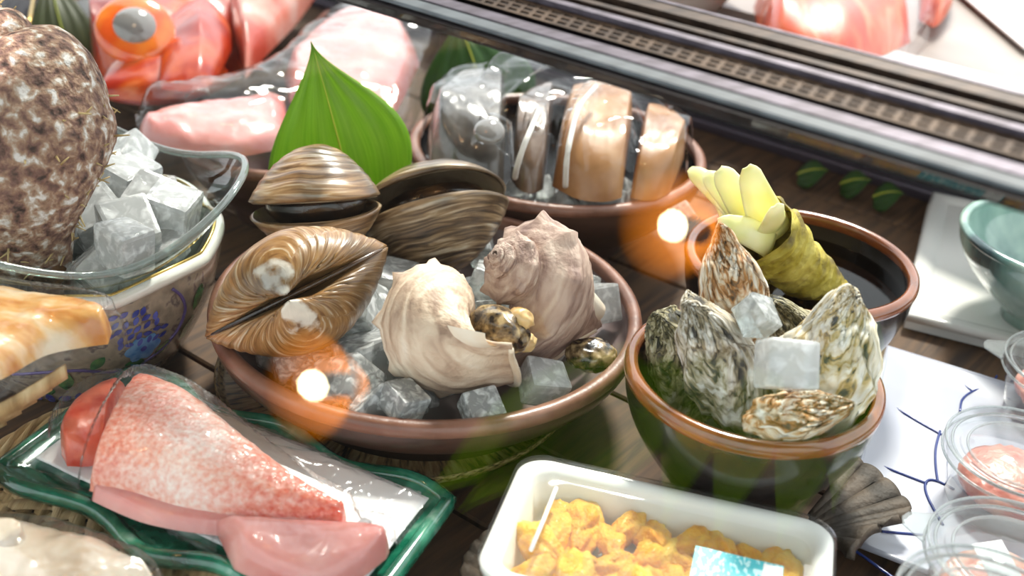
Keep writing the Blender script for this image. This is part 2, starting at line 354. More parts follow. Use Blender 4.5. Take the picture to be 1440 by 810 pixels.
KINME_BODY = MAT('red_fish_body', [(.34, (184, 66, 46)), (.52, (206, 128, 110)), (.7, (214, 180, 170))], .35, 18, .3, 90, coat=.2)
EYE = MAT('fish_eye', (132, 128, 124), .1, coat=1)
EYE_RING = MAT('fish_eye_ring', [(.4, (232, 88, 28)), (.7, (250, 140, 50))], .15, 30, coat=.8)
DARKFISH = MAT('dark_fish_skin', [(.36, (26, 28, 36)), (.5, (62, 62, 70)), (.6, (36, 36, 44)), (.72, (132, 132, 140))], .7, 3, .5, 6, coat=0, spec=.2, vec=(50, 9, 9), rot=(0, 0, .9))
FISH_TAN = MAT('tan_fish_flesh', [(.35, (146, 98, 58)), (.6, (182, 134, 88)), (.78, (206, 168, 126))], .4, 24, .2, 40, coat=.15)
FISH_BROWN = MAT('brown_fish_skin', [(.36, (62, 48, 40)), (.55, (116, 92, 74)), (.7, (160, 140, 124))], .3, 24, .3, 60, coat=.5)
FISH_GREY = MAT('grey_fish_skin', [(.36, (64, 60, 56)), (.55, (112, 106, 100)), (.72, (160, 156, 150))], .25, 20, .2, 60, coat=.6)
STRING = MAT('white_string', (232, 228, 220), .6)
FILM = CLEAR('cling_film', (252, 252, 252), ior=1.4, rough=.06, bump=.3, bscale=9, haze=.0, bdist=.005)
FILM_FINE = CLEAR('tight_cling_film', (253, 253, 253), ior=1.35, rough=.12, bump=.6, bscale=60, haze=.015, bvec=(1, .35, 1), bdist=.003)
FILM_CRISP = CLEAR('crisp_bag', (250, 250, 251), ior=1.4, rough=.07, bump=.4, bscale=14, haze=.012, bdist=.006)
STRAW = MAT('straw', [(.3, (138, 106, 66)), (.5, (192, 160, 112)), (.7, (222, 196, 152))], .55, 6, .5, 40, vec=(30, 3, 3))
WASABI = MAT('wasabi_skin', [(.34, (92, 76, 22)), (.48, (168, 150, 44)), (.6, (206, 190, 86)), (.75, (140, 120, 50))], .5, 45, .9, 90, bdist=.004)
STALK = MAT('wasabi_stalk', [(.35, (232, 226, 130)), (.6, (248, 244, 190)), (.75, (222, 224, 110))], .35, 20, .2, 40, sss=.2)
LEAF1 = LEAF('fresh_leaf', (84, 128, 30), (142, 176, 58), .42); LEAF2 = LEAF('dark_leaf', (30, 70, 22), (66, 110, 34))
LEAF3 = LEAF('olive_leaf', (62, 72, 40), (96, 104, 60)); LEAF_H = LEAF('bamboo_leaf', (66, 104, 12), (112, 150, 24), .5)
RIB = MAT('leaf_rib', (176, 186, 60), .4)
STEEL = MAT('brushed_steel', [(.4, (74, 69, 76)), (.6, (94, 89, 98))], .5, 3, .1, 8, metal=.5, vec=(1, 60, 60))
STEEL_D = MAT('dark_steel', [(.4, (22, 18, 18)), (.6, (38, 33, 35))], .5, 4, metal=.3, spec=.3, vec=(1, 40, 40))
GRILLE = MAT('bronze_grille', [(.4, (58, 45, 34)), (.6, (80, 64, 49))], .55, 4, metal=.3, spec=.3, vec=(2, 30, 30))
BRONZE = MAT('brown_steel', [(.4, (46, 37, 31)), (.6, (66, 54, 45))], .5, 6, metal=.3, spec=.3, vec=(2, 40, 40))
BLACK = MAT('black_void', (14, 12, 11), .5)
GASKET = MAT('glass_edge_strip', [(.4, (70, 78, 82)), (.6, (88, 97, 101))], .55, 3, vec=(1, 40, 40))
PANE = CLEAR('pane_glass', (251, 253, 252), ior=1.5, rough=0)
DARKWALL = MAT('dark_panel', [(.4, (30, 30, 34)), (.6, (52, 52, 58))], .2, 4)
LEDGE = MAT('ledge_metal', (86, 80, 92), .3, metal=.6)
SALMON = MAT('salmon', [(.36, (190, 62, 28)), (.52, (212, 92, 50)), (.68, (226, 140, 104))], .4, 14, .2, 40, coat=.1, vec=(3, 1, 1), dist=1)
PAPER_SHADED = MAT('shaded_white_paper', [(.4, (196, 194, 192)), (.6, (210, 208, 206))], .8, 8)  # white paper with shade put into its colour, as if out of the sun
SKY_BLOCK = MAT('dark_blocker_board', [(.4, (26, 22, 18)), (.6, (40, 34, 28))], .9, 3)
ICE_A = ICE('ice_clear', .32, .95, (243, 250, 246), .5); ICE_B = ICE('ice_milky', .52, 1, (248, 252, 251)); ICE_C = ICE('ice_frosted', .5, 1, (250, 253, 252))
OYS = {k: MAT('oyster_shell_'+k, c, .5, 1, .9, 1, coords='UV', vec=(8, 8, 1), bvec=(9, 34, 1), dist=1.4, detail=10, bdist=.002, coat=.1) for k, c in dict(
    brown=[(.34, (96, 76, 54)), (.44, (186, 130, 70)), (.53, (222, 200, 168)), (.66, (244, 240, 230))],
    grey=[(.36, (70, 66, 60)), (.44, (156, 142, 112)), (.53, (200, 190, 172)), (.66, (240, 238, 232))],
    cream=[(.33, (84, 86, 84)), (.41, (204, 178, 120)), (.50, (236, 226, 202)), (.66, (250, 248, 242))],
    olive=[(.36, (48, 48, 38)), (.46, (116, 108, 72)), (.56, (176, 166, 128)), (.70, (222, 216, 196))]).items()}

# ------------------------------------------------------------------ the setting
SD = Vector((.815, -.579, 0)).normalized(); ND = Vector((SD.y, -SD.x, 0))     # along the case; towards the customer
def case(s, n, z): return SD*s + ND*n + Vector((0, 0, z))
AX = Matrix(((SD.x, -ND.x, 0), (SD.y, -ND.y, 0), (0, 0, 1)))                  # x along the case, y to the back
AXE = AX.to_euler()
def cbox(g, s0, s1, n0, n1, z0, z1):
    t = G().box((s0, n0, z0), (s1, n1, z1)).map(lambda a, b, c: case(a, b, c)); return g.add(t.v, [q[::-1] for q in t.f])

floor = struct('floor', cbox(G(), -2.2, 1.6, -1.1, .1, -.06, -.012), MAT('dark_shelf', (26, 20, 15), .6))
floor['label'] = 'dark wooden shelf of the display case'; floor['category'] = 'floor'
pw = .085
for k in range(14):
    n0 = -1.098 + k*pw
    g = rbox(3.7, pw-.003, .012, .0015, 1)
    p = obj('plank', g, WOOD, floor, False); p.location = case(-.3, n0+pw/2, -.006); p.rotation_euler = AXE
back = struct('wall_back', cbox(G(), -2.2, 1.6, -1.16, -1.1, -.06, .115), DARKWALL)
back['label'] = 'dark panel at the back of the display case'; back['category'] = 'wall'
led = struct('trim_1', cbox(G(), -2.2, 1.6, -1.1, -1.085, 0, .012), LEDGE, bevel=.002)
led['label'] = 'grey metal ledge along the foot of the dark back panel'; led['category'] = 'trim'
cnt = struct('trim_2', cbox(G(), -2.2, 1.6, -2.6, -1.12, .115, .13), MAT('worktop', [(.4, (120, 112, 104)), (.6, (150, 142, 134))], .4, 5))
cnt['label'] = 'grey worktop behind the display case'; cnt['category'] = 'worktop'
blocker = struct('sky_blocker', cbox(G(), -4.2, 1.3, -.70, .95, 1.55, 1.6), SKY_BLOCK)  # unseen slab, sized to block sky reflections in the pane and let the sun in
blocker['label'] = 'unseen dark board added overhead to keep sky out of the pane'; blocker['category'] = 'sky_blocker'

# rail and sloping pane
RZ = .29; rp = at(1000, 137, RZ); RN = rp.dot(ND)
S0, S1 = -1.5, .9
def strip(g, prof):                         # a bar of the given (n, z) section
    m = len(prof)
    g.add([case(S0, RN+n, RZ+z) for n, z in prof] + [case(S1, RN+n, RZ+z) for n, z in prof],
          [(i, (i+1) % m, m+(i+1) % m, m+i) for i in range(m)] + [tuple(range(m))[::-1], tuple(range(m, 2*m))]); return g
rail = thing('case_rail', 'long bronze and steel rail with a perforated strip above the glass', 'rail', (0, 0, 0))
def rect(n0, z0, n1, z1, t):                # plate from (n0,z0) back to (n1,z1), t thick
    d = Vector((n1-n0, z1-z0)).normalized(); q = Vector((-d.y, d.x)); q = q if q.y > 0 else -q
    return [(n0, z0), (n1, z1), (n1-q.x*t, z1-q.y*t), (n0-q.x*t, z0-q.y*t)]
zs = .42; RK = .64                                    # the rail's face climbs towards the back
def seg_(a, b, lift=0, t=.006): a *= RK; b *= RK; return rect(-a, a*zs+lift, -b, b*zs+lift, t)
for nm, a, b, lift, mt in (('glass_edge', 0, .0075, .001, GASKET), ('channel', .0075, .0095, -.002, BLACK), ('lower_band', .0095, .0175, .001, STEEL),
                           ('shadow_gap', .0175, .0245, -.005, BLACK), ('bright_lip', .0405, .0445, .003, STEEL), ('dark_band', .0445, .0535, -.003, STEEL_D),
                           ('thin_moulding', .0535, .057, .001, BRONZE), ('upper_groove', .057, .065, -.004, STEEL_D), ('upper_band', .065, .0735, .001, BRONZE), ('top_lip', .0735, .0752, .0015, STEEL)):
    obj(nm, strip(G(), seg_(a, b, lift, .0025 if a < .01 else .006)), mt, rail, False)
obj('rail_core', strip(G(), seg_(.010, .0745, -.009, .006)), STEEL_D, rail, False)
# perforated strip: slots sunk into a plate
g = G(); gd = G(); cell = .0075; ns = int((S1-S0)/cell); a0, a1 = .0245, .0405
rows = [(.0265, .0295), (.031, .034), (.0355, .0385)]
def rpnt(s, a, d=0): return case(s, RN-a*RK, RZ+a*RK*zs-d)
for i in range(ns):
    sa = S0+i*cell; sb = sa+cell; off = .0012; 
    for j, (ra, rb) in enumerate(rows):
        qa = a0 if j == 0 else (rows[j-1][1]+ra)/2; qb = a1 if j == 2 else (rb+rows[j+1][0])/2
        o4 = [rpnt(sa, qa), rpnt(sb, qa), rpnt(sb, qb), rpnt(sa, qb)]
        i4 = [rpnt(sa+off, ra), rpnt(sb-off, ra), rpnt(sb-off, rb), rpnt(sa+off, rb)]
        d4 = [rpnt(sa+off, ra, .0008), rpnt(sb-off, ra, .0008), rpnt(sb-off, rb, .0008), rpnt(sa+off, rb, .0008)]
        g.add(o4+i4+d4, [(k, (k+1) % 4, 4+(k+1) % 4, 4+k) for k in range(4)] + [(4+k, 4+(k+1) % 4, 8+(k+1) % 4, 8+k) for k in range(4)])
        gd.add(d4, [(0, 1, 2, 3)])
ps = obj('perforated_strip', g, GRILLE, rail, False); obj('slot_backing', gd, BLACK, ps, False)
pane = G(); t = .004
PN0, PZ0, PN1, PZ1 = RN+.001, RZ-.004, -.06, .05
strip(pane, rect(PN0-RN, PZ0-RZ, PN1-RN, PZ1-RZ, .004))
wn = struct('window_1', pane, PANE); wn['label'] = 'clear sloping glass pane over the display case'; wn['category'] = 'glass pane'
for s in (S0-.012, S1):                     # end posts carry the rail, well outside the picture
    o = struct('trim_3', cbox(G(), s, s+.012, RN-.075, RN, -.012, RZ+.03), STEEL_D); o['label'] = 'steel end post of the display case'; o['category'] = 'post'; o['group'] = 'end posts of the case'
# ------------------------------------------------------------------ lathe vessels
def bowl(name, label, c, rim_z, R, base_z, rb, out_m, in_m, rim_m, thick=.006, foot=.012, seg=96, depth=None, rimh=.008, belly=.5, group=None, cat='bowl'):
    t = thing(name, label, cat, (c.x, c.y, base_z), group=group); H = rim_z-base_z
    outp = [(0, .004), (rb*.8, .004), (rb*.82, 0), (rb, 0), (rb*1.0, foot)]
    n = 14
    for k in range(1, n+1):
        q = k/n; outp.append((rb+(R-rb)*(math.sin(q*PI/2)**(belly*2)), foot+(H-rimh-foot)*q))
    b = obj('body', G().lathe(outp, seg), out_m, t)
    rim = []
    for k in range(13):
        q = k/12*PI*1.35-.25; rim.append((R-thick*.55+math.cos(q)*thick*.55+.0008, H-rimh+ math.sin(max(0, min(PI, q)))*rimh*.55+ (rimh*.45 if 0 < q < PI else 0)*(math.sin(q)**.3)))
    obj('rim', G().lathe([(R, H-rimh), (R+.0012, H-rimh+.001), (R+.0016, H-rimh*.5), (R+.0008, H-rimh*.15), (R-.001, H), (R-thick*.5, H+.0006), (R-thick, H-.0004), (R-thick-.0012, H-rimh*.4), (R-thick, H-rimh)], seg), rim_m, t)
    inn = []
    for k in range(n+1):
        q = 1-k/n; inn.append((max(.001, (rb+(R-rb)*(math.sin(q*PI/2)**(belly*2)) - thick)), foot+.004+(H-rimh-foot-.004)*q))
    inn.append((.0005, foot+.003))
    obj('inside', G().lathe(inn, seg), in_m, t); return t

BC = at(597, 452, .072); BC = Vector((-.055, .6557, 0))
bigbowl = bowl('serving_bowl', 'wide shallow brown bowl holding clams, whelks and ice', BC, .072, .142, .0125, .098, BROWN_OUT, BROWN_IN, BROWN_RIM, .007, rimh=.009, belly=.42)
sau = thing('saucer', 'tan striped saucer under the wide brown bowl', 'saucer', (BC.x, BC.y, 0))
sau.location.x = -.0735; sau.location.y = .656
obj('dish', G().lathe([(.0, .012), (.09, .012), (.117, .012), (.1195, .0135), (.122, .0165), (.1235, .0172), (.1245, .016), (.121, .010), (.11, .005), (.095, .001), (.0, 0)], 96), SAUCER, sau)
OC = Vector((.144, .5574, 0)); WC = Vector((.1984, .7056, 0))
oyb = bowl('deep_bowl', 'dark glazed bowl with amber rim holding oysters', OC, .1, .0738, 0, .033, TENMOKU, TENMOKU, AMBER, .0055, .008, rimh=.009, belly=.6)
wab = bowl('deep_bowl', 'dark glazed bowl with amber rim holding wasabi in water', WC, .1, .0790, 0, .043, TENMOKU, TENMOKU, AMBER, .0055, .008, rimh=.008, belly=.5)
def bowl_r(z, R, rb, H, foot, rimh, belly): return rb+(R-rb)*(math.sin(min(1, max(0, (z-foot)/(H-rimh-foot)))*PI/2)**(belly*2))
wz = .082
tag(obj('water', G().lathe([(.0001, 0), (.03, 0), (bowl_r(wz, .0790, .043, .1, .008, .008, .5)-.0056, 0)], 64), WATER), 'dark still water in the wasabi bowl', 'water').location = (WC.x, WC.y, wz)

# ------------------------------------------------------------------ ice
def ice_mesh(seed, sx, sy, sz):
    random.seed(seed); g = rbox(sx, sy, sz, min(sx, sy, sz)*.12, 2)
    return g.map(lambda x, y, z: (x+.05*sx*nz(x*40+seed, y*40, z*40), y+.05*sy*nz(x*40, y*40+seed, z*40), z+.06*sz*nz(x*40, y*40, z*40+seed)))
def ice(mesh, loc, rot, label, group, mat=None):
    o = bpy.data.objects.new('ice_cube', mesh); COL.objects.link(o); o.location = loc; o.rotation_euler = rot
    return tag(o, label, 'ice cube', group)
ice_sets = {}
for nm, mt in (('a', ICE_A), ('b', ICE_B), ('c', ICE_C)):
    L = []
    for k in range(4):
        m = ice_mesh(k*7+ord(nm), .036+.003*(k % 3), .033+.003*(k % 2), .029+.004*(k % 3)).mesh('ice_cube', False); m.materials.append(mt); L.append(m)
    ice_sets[nm] = L
def rr(a): return random.uniform(-a, a)
random.seed(11)
lab = 'clear ice cube in the wide brown bowl under clams and whelks'
spots = [(390, 505, .052), (455, 492, .056), (520, 505, .06), (560, 470, .06), (575, 540, .058), (505, 560, .05), (630, 560, .058), (700, 566, .058), (765, 556, .058), (830, 528, .06), (540, 405, .06), (585, 420, .05),
         (650, 515, .045), (720, 520, .045), (430, 550, .045), (470, 440, .045), (600, 500, .045), (800, 500, .045), (850, 470, .05), (690, 450, .04), (420, 400, .04), (520, 350, .04), (640, 380, .04), (760, 400, .04), (600, 340, .045), (700, 340, .045), (480, 530, .058), (540, 575, .056), (610, 585, .054), (680, 588, .054), (740, 580, .054), (800, 565, .054), (850, 535, .056), (560, 500, .062), (410, 525, .058), (345, 480, .056), (500, 470, .062), (660, 572, .06), (590, 558, .058)]
for k, (u, v, z) in enumerate(spots):
    ice(ice_sets['ab'[k % 5 == 3]][k % 4], at(u, v, z), (rr(.5), rr(.5), rr(3)), lab, 'ice cubes in the wide brown bowl')
# ------------------------------------------------------------------ clams
def valve(L, H, D, sign, nu=80, nv=36, ux=0.0, beak=.10, jag=0, jf=3, lam=0, ln=9, seed=0, rim=0, pw=(.6, 2.2, .8), rough=0):
    a, b, c = pw; gp = max((k/50)**a*(1-(k/50)**b)**c for k in range(51)); g = G()
    def f(u, v):
        t = u*2*PI; gg = v
        ox, oy = L/2*math.cos(t), -H/2+H/2*math.sin(t)
        if jag:
            q = 1+jag*noise.fractal(Vector((math.cos(t)*jf, math.sin(t)*jf, seed)), 1, 2, 4); ox *= q; oy = -H/2+(oy+H/2)*q
        x = ux*L*(1-gg)+ox*gg; y = oy*gg
        y += beak*H*math.exp(-(gg/.28)**2)
        if not lam and t < PI: y -= .34*H*math.sin(t)*gg**2.2                  # the hinge lies in a valley between the beaks
        z = D*(gg**a*(1-gg**b)**c)/gp + rim*gg
        if lam:
            q = gg*ln+1.6*nz(math.cos(t)*1.5, math.sin(t)*1.5, seed)+1.2*nz(x*45, y*45, seed)
            st = q-math.floor(q); e = min(1, gg*4)
            z += lam*(st**1.5-.4)*e; k = lam*.5*(st-.5)*e/max(L, H)*2; x += ox*k; y += (oy+H/2)*k
            z += rough*noise.fractal(Vector((x*60, y*60, seed)), 1, 2, 4)*e
        else:
            z += .0006*math.sin(gg*75+2*nz(math.cos(t), math.sin(t)))*min(1, gg*3)
        return (x, y, sign*z)
    g.grid(f, nu, nv, True)
    if sign < 0: g.f = [q[::-1] for q in g.f]
    return g
def dome(L, H, D, sign, ux, nu=96, nv=44, beak=.05, rec=.16, k=1.0):
    """One valve: rings of growth spread from the beak; inflated, thickest towards the hinge."""
    g = G(); U = Vector((ux*L, -.014*H, 0))
    def f(u, v):
        t = u*2*PI; gg = v**.85
        o = Vector((L/2*math.cos(t), -H/2+H/2*math.sin(t)*(.92+.08*abs(math.cos(t))), 0)); p = U.lerp(o, gg)
        r2 = min(1, (p.x/(L/2))**2+((p.y+H/2)/(H/2))**2); z = 1.12*D*(1-r2)**.92*(1+.35*(p.y+H/2)/(H/2))*k
        z += .16*D*math.exp(-(gg/.25)**2)*0
        z *= min(1, (1-gg)/.02) if gg > .98 else 1
        y = p.y+beak*H*math.exp(-(gg/.30)**2)-rec*H*max(0, math.sin(t))*max(0, (gg-.55)/.45)**2
        z += (.0005*math.sin(gg*70+2*nz(math.cos(t), math.sin(t)))+.0012*nz(p.x*60, p.y*60, 3))*min(1, gg*3)*min(1, (1-gg)*12)
        return (p.x, y, sign*z)
    g.grid(f, nu, nv, True)
    if sign < 0: g.f = [q[::-1] for q in g.f]
    return g
def clam(label, c, X, Y, L, H, D, mat, gape, inside=None, ux=-.05):
    t = thing('surf_clam', label, 'clam', c, frame(X, Y), 'clams in the wide brown bowl')
    for sg in (1, -1):
        g = dome(L, H, D, sg, ux)
        o = obj('valve', g, mat, t, solid=.0022)
        o.rotation_euler.x = -sg*gape
        if gape:
            inn = dome(L*.97, H*.97, D*.90, sg, ux, 60, 24); i = obj('inner_shell', inn, CLAM_IN, o); i.location = (0, -.001, -sg*.001)
    if gape:
        fl = ico(3, lambda p: (p.x*L*.40, -H*.48+p.y*H*.34, p.z*D*.55+.002*nz(p.x*4, p.y*4, p.z*4)))
        obj('flesh', fl, DARK_FLESH, t)
    if not gape:
        lg = G().tube([(L*.49*math.cos(q), -H/2+H/2*math.sin(q)-.16*H*math.sin(q)+.0015, 0) for q in [.25+k*(PI-.5)/30 for k in range(31)]], [.0010+.0010*math.sin(PI*k/30) for k in range(31)], 8)
    else: lg = G().tube([(ux*L+L*.30*(k/8-.5), -.17*H, 0) for k in range(9)], .002, 8)
    obj('ligament', lg, DARK_FLESH, t)
    return t
# closed clam, hinge and white beaks to the front
X = cv(.89, .46, -.15); Y = cv(.22, .0, 1)
clam('closed golden-brown clam with white worn beaks at its hinge', at(418, 418, .122), X, Y, .120, .080, .031, CLAM1, 0)
X = cv(1, .04, .1); Y = cv(0, .25, -1)
clam('gaping brown clam behind the closed golden-brown clam', at(452, 285, .115)-Y.normalized()*-.035, X, Y, .088, .078, .030, CLAM2, .10)
X = cv(.96, .25, .1); Y = cv(-.05, -.42, -.90)
clam('gaping dark striped clam with pale streaks beside the green leaf', at(630, 300, .110)-Y.normalized()*-.038, X, Y, .110, .088, .032, CLAM3, .12)

# ------------------------------------------------------------------ whelks
def whelk_geo(turns=4.2, W=2.05, prof=None, nod=.15, nn=8, flare=.25, nu=260, seed=0, sh=2, rib=.013):
    P = [Vector(p) for p in (prof or [(.44, -.60), (.70, -.68), (1.0, -.86), (1.02, -1.05), (.93, -1.32), (.70, -1.66), (.40, -1.98), (.20, -2.25), (.12, -2.35)])]
    P = [Vector((p.x, p.y, 0)) for p in P]; n = len(P)-1; b = math.log(W)/(2*PI); g = G(); T = turns*2*PI
    def f(u, v):
        ph = T*(u-1); s = math.exp(b*ph); p = interp(P, v); r, z = p.x, p.y
        d = (v*n-sh); k = max(0, math.cos(nn*ph))**4*math.exp(-(d/.55)**2)
        r *= 1+nod*k; z += nod*.5*k
        r *= 1+rib*math.sin(v*n*9)+.018*nz(ph*9, v*9, seed)+.020*nz(ph*26, v*2.5, seed)
        e = max(0, (ph+.45)/.45)**2*flare*min(1, v*2.0)
        r *= 1+e
        return (s*r*math.cos(ph), -s*r*math.sin(ph), s*z)
    g.grid(f, nu, 56)
    g.uv = [(a[0]*turns/4, a[1]) for a in g.uv]
    return g
def whelk(label, c, Z, X, size, mat, foot=True, spire=None):
    x = X.normalized(); z = Z.normalized(); x = (x - z*x.dot(z)).normalized(); y = z.cross(x)
    rot = Matrix(((x.x, y.x, z.x), (x.y, y.y, z.y), (x.z, y.z, z.z)))
    t = thing('whelk', label, 'sea snail', c, rot, 'whelks in the wide brown bowl')
    g = whelk_geo(seed=size*100); g.map(lambda a, b, e: (a*size, b*size, (e+1.15)*size))
    o = obj('shell', g, mat, t, solid=.0016)
    # inner lip: the smooth wall from the columella out over the previous whorl, closing the mouth's inner side
    def lip(u, v):
        ph = -.05-u*2.4; r = (.46-.30*v)*(1-.10*u); zz = -.62-1.55*v
        r += .05*math.sin(v*PI)
        return (r*size*math.cos(ph), -r*size*math.sin(ph), (zz+1.15)*size)
    obj('inner_lip', G().grid(lip, 24, 24), WHELK_LIP, t)
    rimp = []
    P = [Vector((p[0], p[1], 0)) for p in [(.70, -.68), (1.0, -.86), (1.02, -1.05), (.93, -1.32), (.70, -1.66), (.40, -1.98), (.20, -2.25)]]
    for k in range(25):
        p = interp(P, k/24); v = (1+k/24*6)/8; r = p.x*(1+.25*min(1, v*2)); rimp.append((r*size, 0.001, (p.y+1.15)*size))
    obj('outer_lip', G().tube(rimp, [.0016+.001*math.sin(PI*k/24) for k in range(25)], 8), WHELK_LIP, t)
    if foot:
        fo = ico(4, lambda p: (size*(.50+p.x*.36), size*(-.30+p.y*.30), size*(-.10+p.z*.55)+.004*nz(p.x*3, p.y*3, p.z*3)))
        obj('foot', fo, WHELK_FOOT, t)
        for (px, py, pz, sx, sz) in ((.66, .50, .08, .20, .26), (.46, .52, -.42, .16, .22), (.85, .42, -.22, .12, .16)):
            me = ico(3, lambda p: (size*(px+p.x*sx), size*(-py+p.y*.14), size*(pz+p.z*sz)+.003*nz(p.x*3+px*9, p.y*3, p.z*3)))
            obj('mantle', me, WHELK_MEAT, t)
    return t
whelk('mauve-tinged whelk showing its pointed spire', at(774, 400, .112), cv(-.66, .36, .66), cv(.15, -.9, -.3), .048, WHELK2, foot=False)
whelk('pale cream whelk with speckled meat showing at its flared mouth', at(640, 452, .108), cv(-.45, .10, -.75), cv(.78, -.50, .40), .047, WHELK)
ft = ico(4, lambda p: (p.x*.017, p.y*.013, p.z*.010+.002*nz(p.x*4, p.y*4, p.z*4)))
o = obj('sea_snail_foot', ft, WHELK_FOOT); o.location = at(838, 500, .066); tag(o, 'speckled brown sea snail foot on the ice below the mauve whelk', 'sea snail')

# ------------------------------------------------------------------ oysters
def oyster(label, c, X, Y, L, H, D, mat, seed, flat=.5):
    t = thing('oyster', label, 'oyster', c, frame(X, Y), 'oysters in the amber-rimmed bowl')
    for sg, d in ((1, D), (-1, D*flat)):
        g = valve(L, H, d, sg, 72, 40, beak=.02, jag=.22, jf=1.3, lam=.0030, ln=8, seed=seed, pw=(.35, 2.4, .7), rough=.0065)
        g.map(lambda x, y, z: (x*(.55+.45*min(1, (-y/H)*1.8+.12)), y+H/2, z+.004*math.sin(y/H*3+seed)))
        obj('upper_valve' if sg > 0 else 'lower_valve', g, mat, t, solid=.0012)
    return t
oyster('tall rusty-brown oyster standing above the others', at(1030, 416, .136), cv(.98, .22, .1), cv(-.22, .95, -.10), .040, .080, .016, OYS['brown'], 3)
oyster('dark olive oyster against the bowl wall', at(962, 520, .102), cv(.75, .1, .65), cv(-.32, .93, -.05), .044, .075, .014, OYS['olive'], 8)
oyster('grey oyster with pale ruffled edge leaning beside the frosted ice', at(1008, 508, .112), cv(.88, .38, .3), cv(-.48, .85, .1), .044, .082, .016, OYS['grey'], 12)
oyster('broad cream oyster with dark streak leaning on the bowl rim', at(1174, 536, .108), cv(.85, -.36, .35), cv(.18, .95, -.05), .062, .090, .014, OYS['cream'], 21)
oyster('low oyster lying along the front of the bowl', at(1118, 584, .092), cv(.16, -.95, .3), cv(.95, .20, .1), .028, .060, .010, OYS['brown'], 30)
oyster('small dark oyster wedged behind the cream oyster', at(1118, 475, .100), cv(.8, .5, .2), cv(-.4, .8, .2), .036, .056, .012, OYS['olive'], 41)
m = ice_mesh(91, .028, .026, .023).mesh('ice_cube', True); m.materials.append(ICE_C)
ice(m, at(1100, 541, .125), (.9, .08, .12), 'frosted square ice cube in front of the oysters', 'ice among the oysters')
m = ice_mesh(57, .029, .026, .024).map(lambda x, y, z: (x+.004*nz(x*90, y*90, z*90), y, z+.005*nz(x*70, y*70, z*70, 1))).mesh('ice_cube', False); m.materials.append(ICE_A)
ice(m, at(1090, 483, .122), (.5, .4, .6), 'clear jagged ice lump below the tall oyster', 'ice among the oysters')
m = ice_mesh(58, .022, .02, .02).mesh('ice_cube', False); m.materials.append(ICE_B)
ice(m, at(1150, 545, .11), (.2, .7, .3), 'small ice chip beside the frosted cube', 'ice among the oysters')

# ------------------------------------------------------------------ wasabi
def wasabi(label, p0, p1, r0, r1, stalks, seed, tip=1):
    t = thing('wasabi_root', label, 'wasabi', (0, 0, 0), group='wasabi roots in the water bowl')
    n = 40; g = G(); d = (p1-p0).normalized(); x = d.cross(Vector((0, 0, 1))).normalized(); y = x.cross(d)
    def f(u, v):
        a = u*2*PI; r = r0+(r1-r0)*v; r *= (1-(1-v/.1)**2*.5 if v < .1 else 1)
        q = v*9+u+.2*nz(math.cos(a), math.sin(a), v*5); k = q-math.floor(q)
        r *= 1+.10*(k-.5)+.16*nz(math.cos(a)*1.6, math.sin(a)*1.6, v*8+seed)
        kn = noise.voronoi(Vector((math.cos(a)*1.2, math.sin(a)*1.2, v*7+seed)))[0][0]
        r *= 1+.10*max(0, .35-kn)*3
        return p0+d*((p1-p0).length*v)+(x*math.cos(a)+y*math.sin(a))*r
    g.grid(f, 48, 80, True); obj('root', g, WASABI, t)
    for k, (ex, ey, ez, ln, w) in enumerate(stalks):
        e = (x*ex+y*ey+d*ez).normalized(); b = p1-d*.006+(x*ex+y*ey)*r1*.5; side = e.cross(cv(0, 0, 1)).normalized()
        def sf(u, v, e=e, b=b, side=side, ln=ln, w=w):
            a = (u-.5)*2.4; ww = w*(1-.55*v)*(1 if v < .9 else 1-(v-.9)*6)
            return b+e*ln*v+side*math.sin(a)*ww+e.cross(side)*(-math.cos(a)*ww*.6)+e.cross(side)*.006*math.sin(v*2+k)
        obj('leaf_stalk', G().grid(sf, 10, 14), STALK, t, solid=.0016)
    return t
wasabi('wasabi root with pale cut stalks leaning out of the water', at(1178, 425, .068), at(1068, 322, .140), .014, .023,
       [(-.15, .3, 1, .060, .015), (.35, .2, 1, .052, .015), (-.45, .25, 1, .050, .013), (.75, .1, .8, .048, .013), (0, -.3, 1, .044, .013), (1.2, .1, .5, .060, .012)], 2)
wasabi('second wasabi root half hidden behind the tall oyster', at(1120, 440, .07), at(1040, 345, .120), .010, .016,
       [(-.2, .3, 1, .035, .009), (.5, .2, 1, .046, .010), (1, .1, .7, .046, .008)], 6)

# ------------------------------------------------------------------ glass bowl on porcelain bowl, conch and ice
GC = at(86, 268, .125); PC = Vector((GC.x, GC.y, 0))
PH, PR, PB, PZB = .092, .099, .062, .0
def porc_r(z): return PB+(PR-PB)*math.sin(min(1, max(0, z/PH))*PI/2)**.9
def scal(t): return abs(math.sin(t*4+.6))
pb = thing('porcelain_bowl', 'taupe porcelain bowl painted with blue flowers and leaves', 'bowl', (PC.x, PC.y, 0))
obj('body', G().lathe([(0, .003), (PB*.9, .003), (PB*.92, 0), (PB, 0)]+[(porc_r(PH*k/14), PH*k/14) for k in range(1, 15)], 128,
    lambda t, r, z, k: (r*(1+.018*(scal(t)-.5)*max(0, z/PH)), z+.006*(scal(t)-.5)*max(0, (z/PH))**2)), PORC, pb)
obj('inside', G().lathe([(porc_r(PH*k/14)-.005, max(.01, PH*k/14)) for k in range(14, 0, -1)]+[(.001, .008)], 128,
    lambda t, r, z, k: (r*(1+.018*(scal(t)-.5)*max(0, z/PH)), z+.006*(scal(t)-.5)*max(0, (z/PH))**2)), PORC_W, pb)
def rimpath(dr, dz): return [((PR+dr)*(1+.018*(scal(t)-.5))*math.cos(t), (PR+dr)*(1+.018*(scal(t)-.5))*math.sin(t), PH+dz+.006*(scal(t)-.5)) for t in [2*PI*k/160 for k in range(160)]]
obj('rim', G().tube(rimpath(-.002, .001), .0045, 8, True), PORC_W, pb)
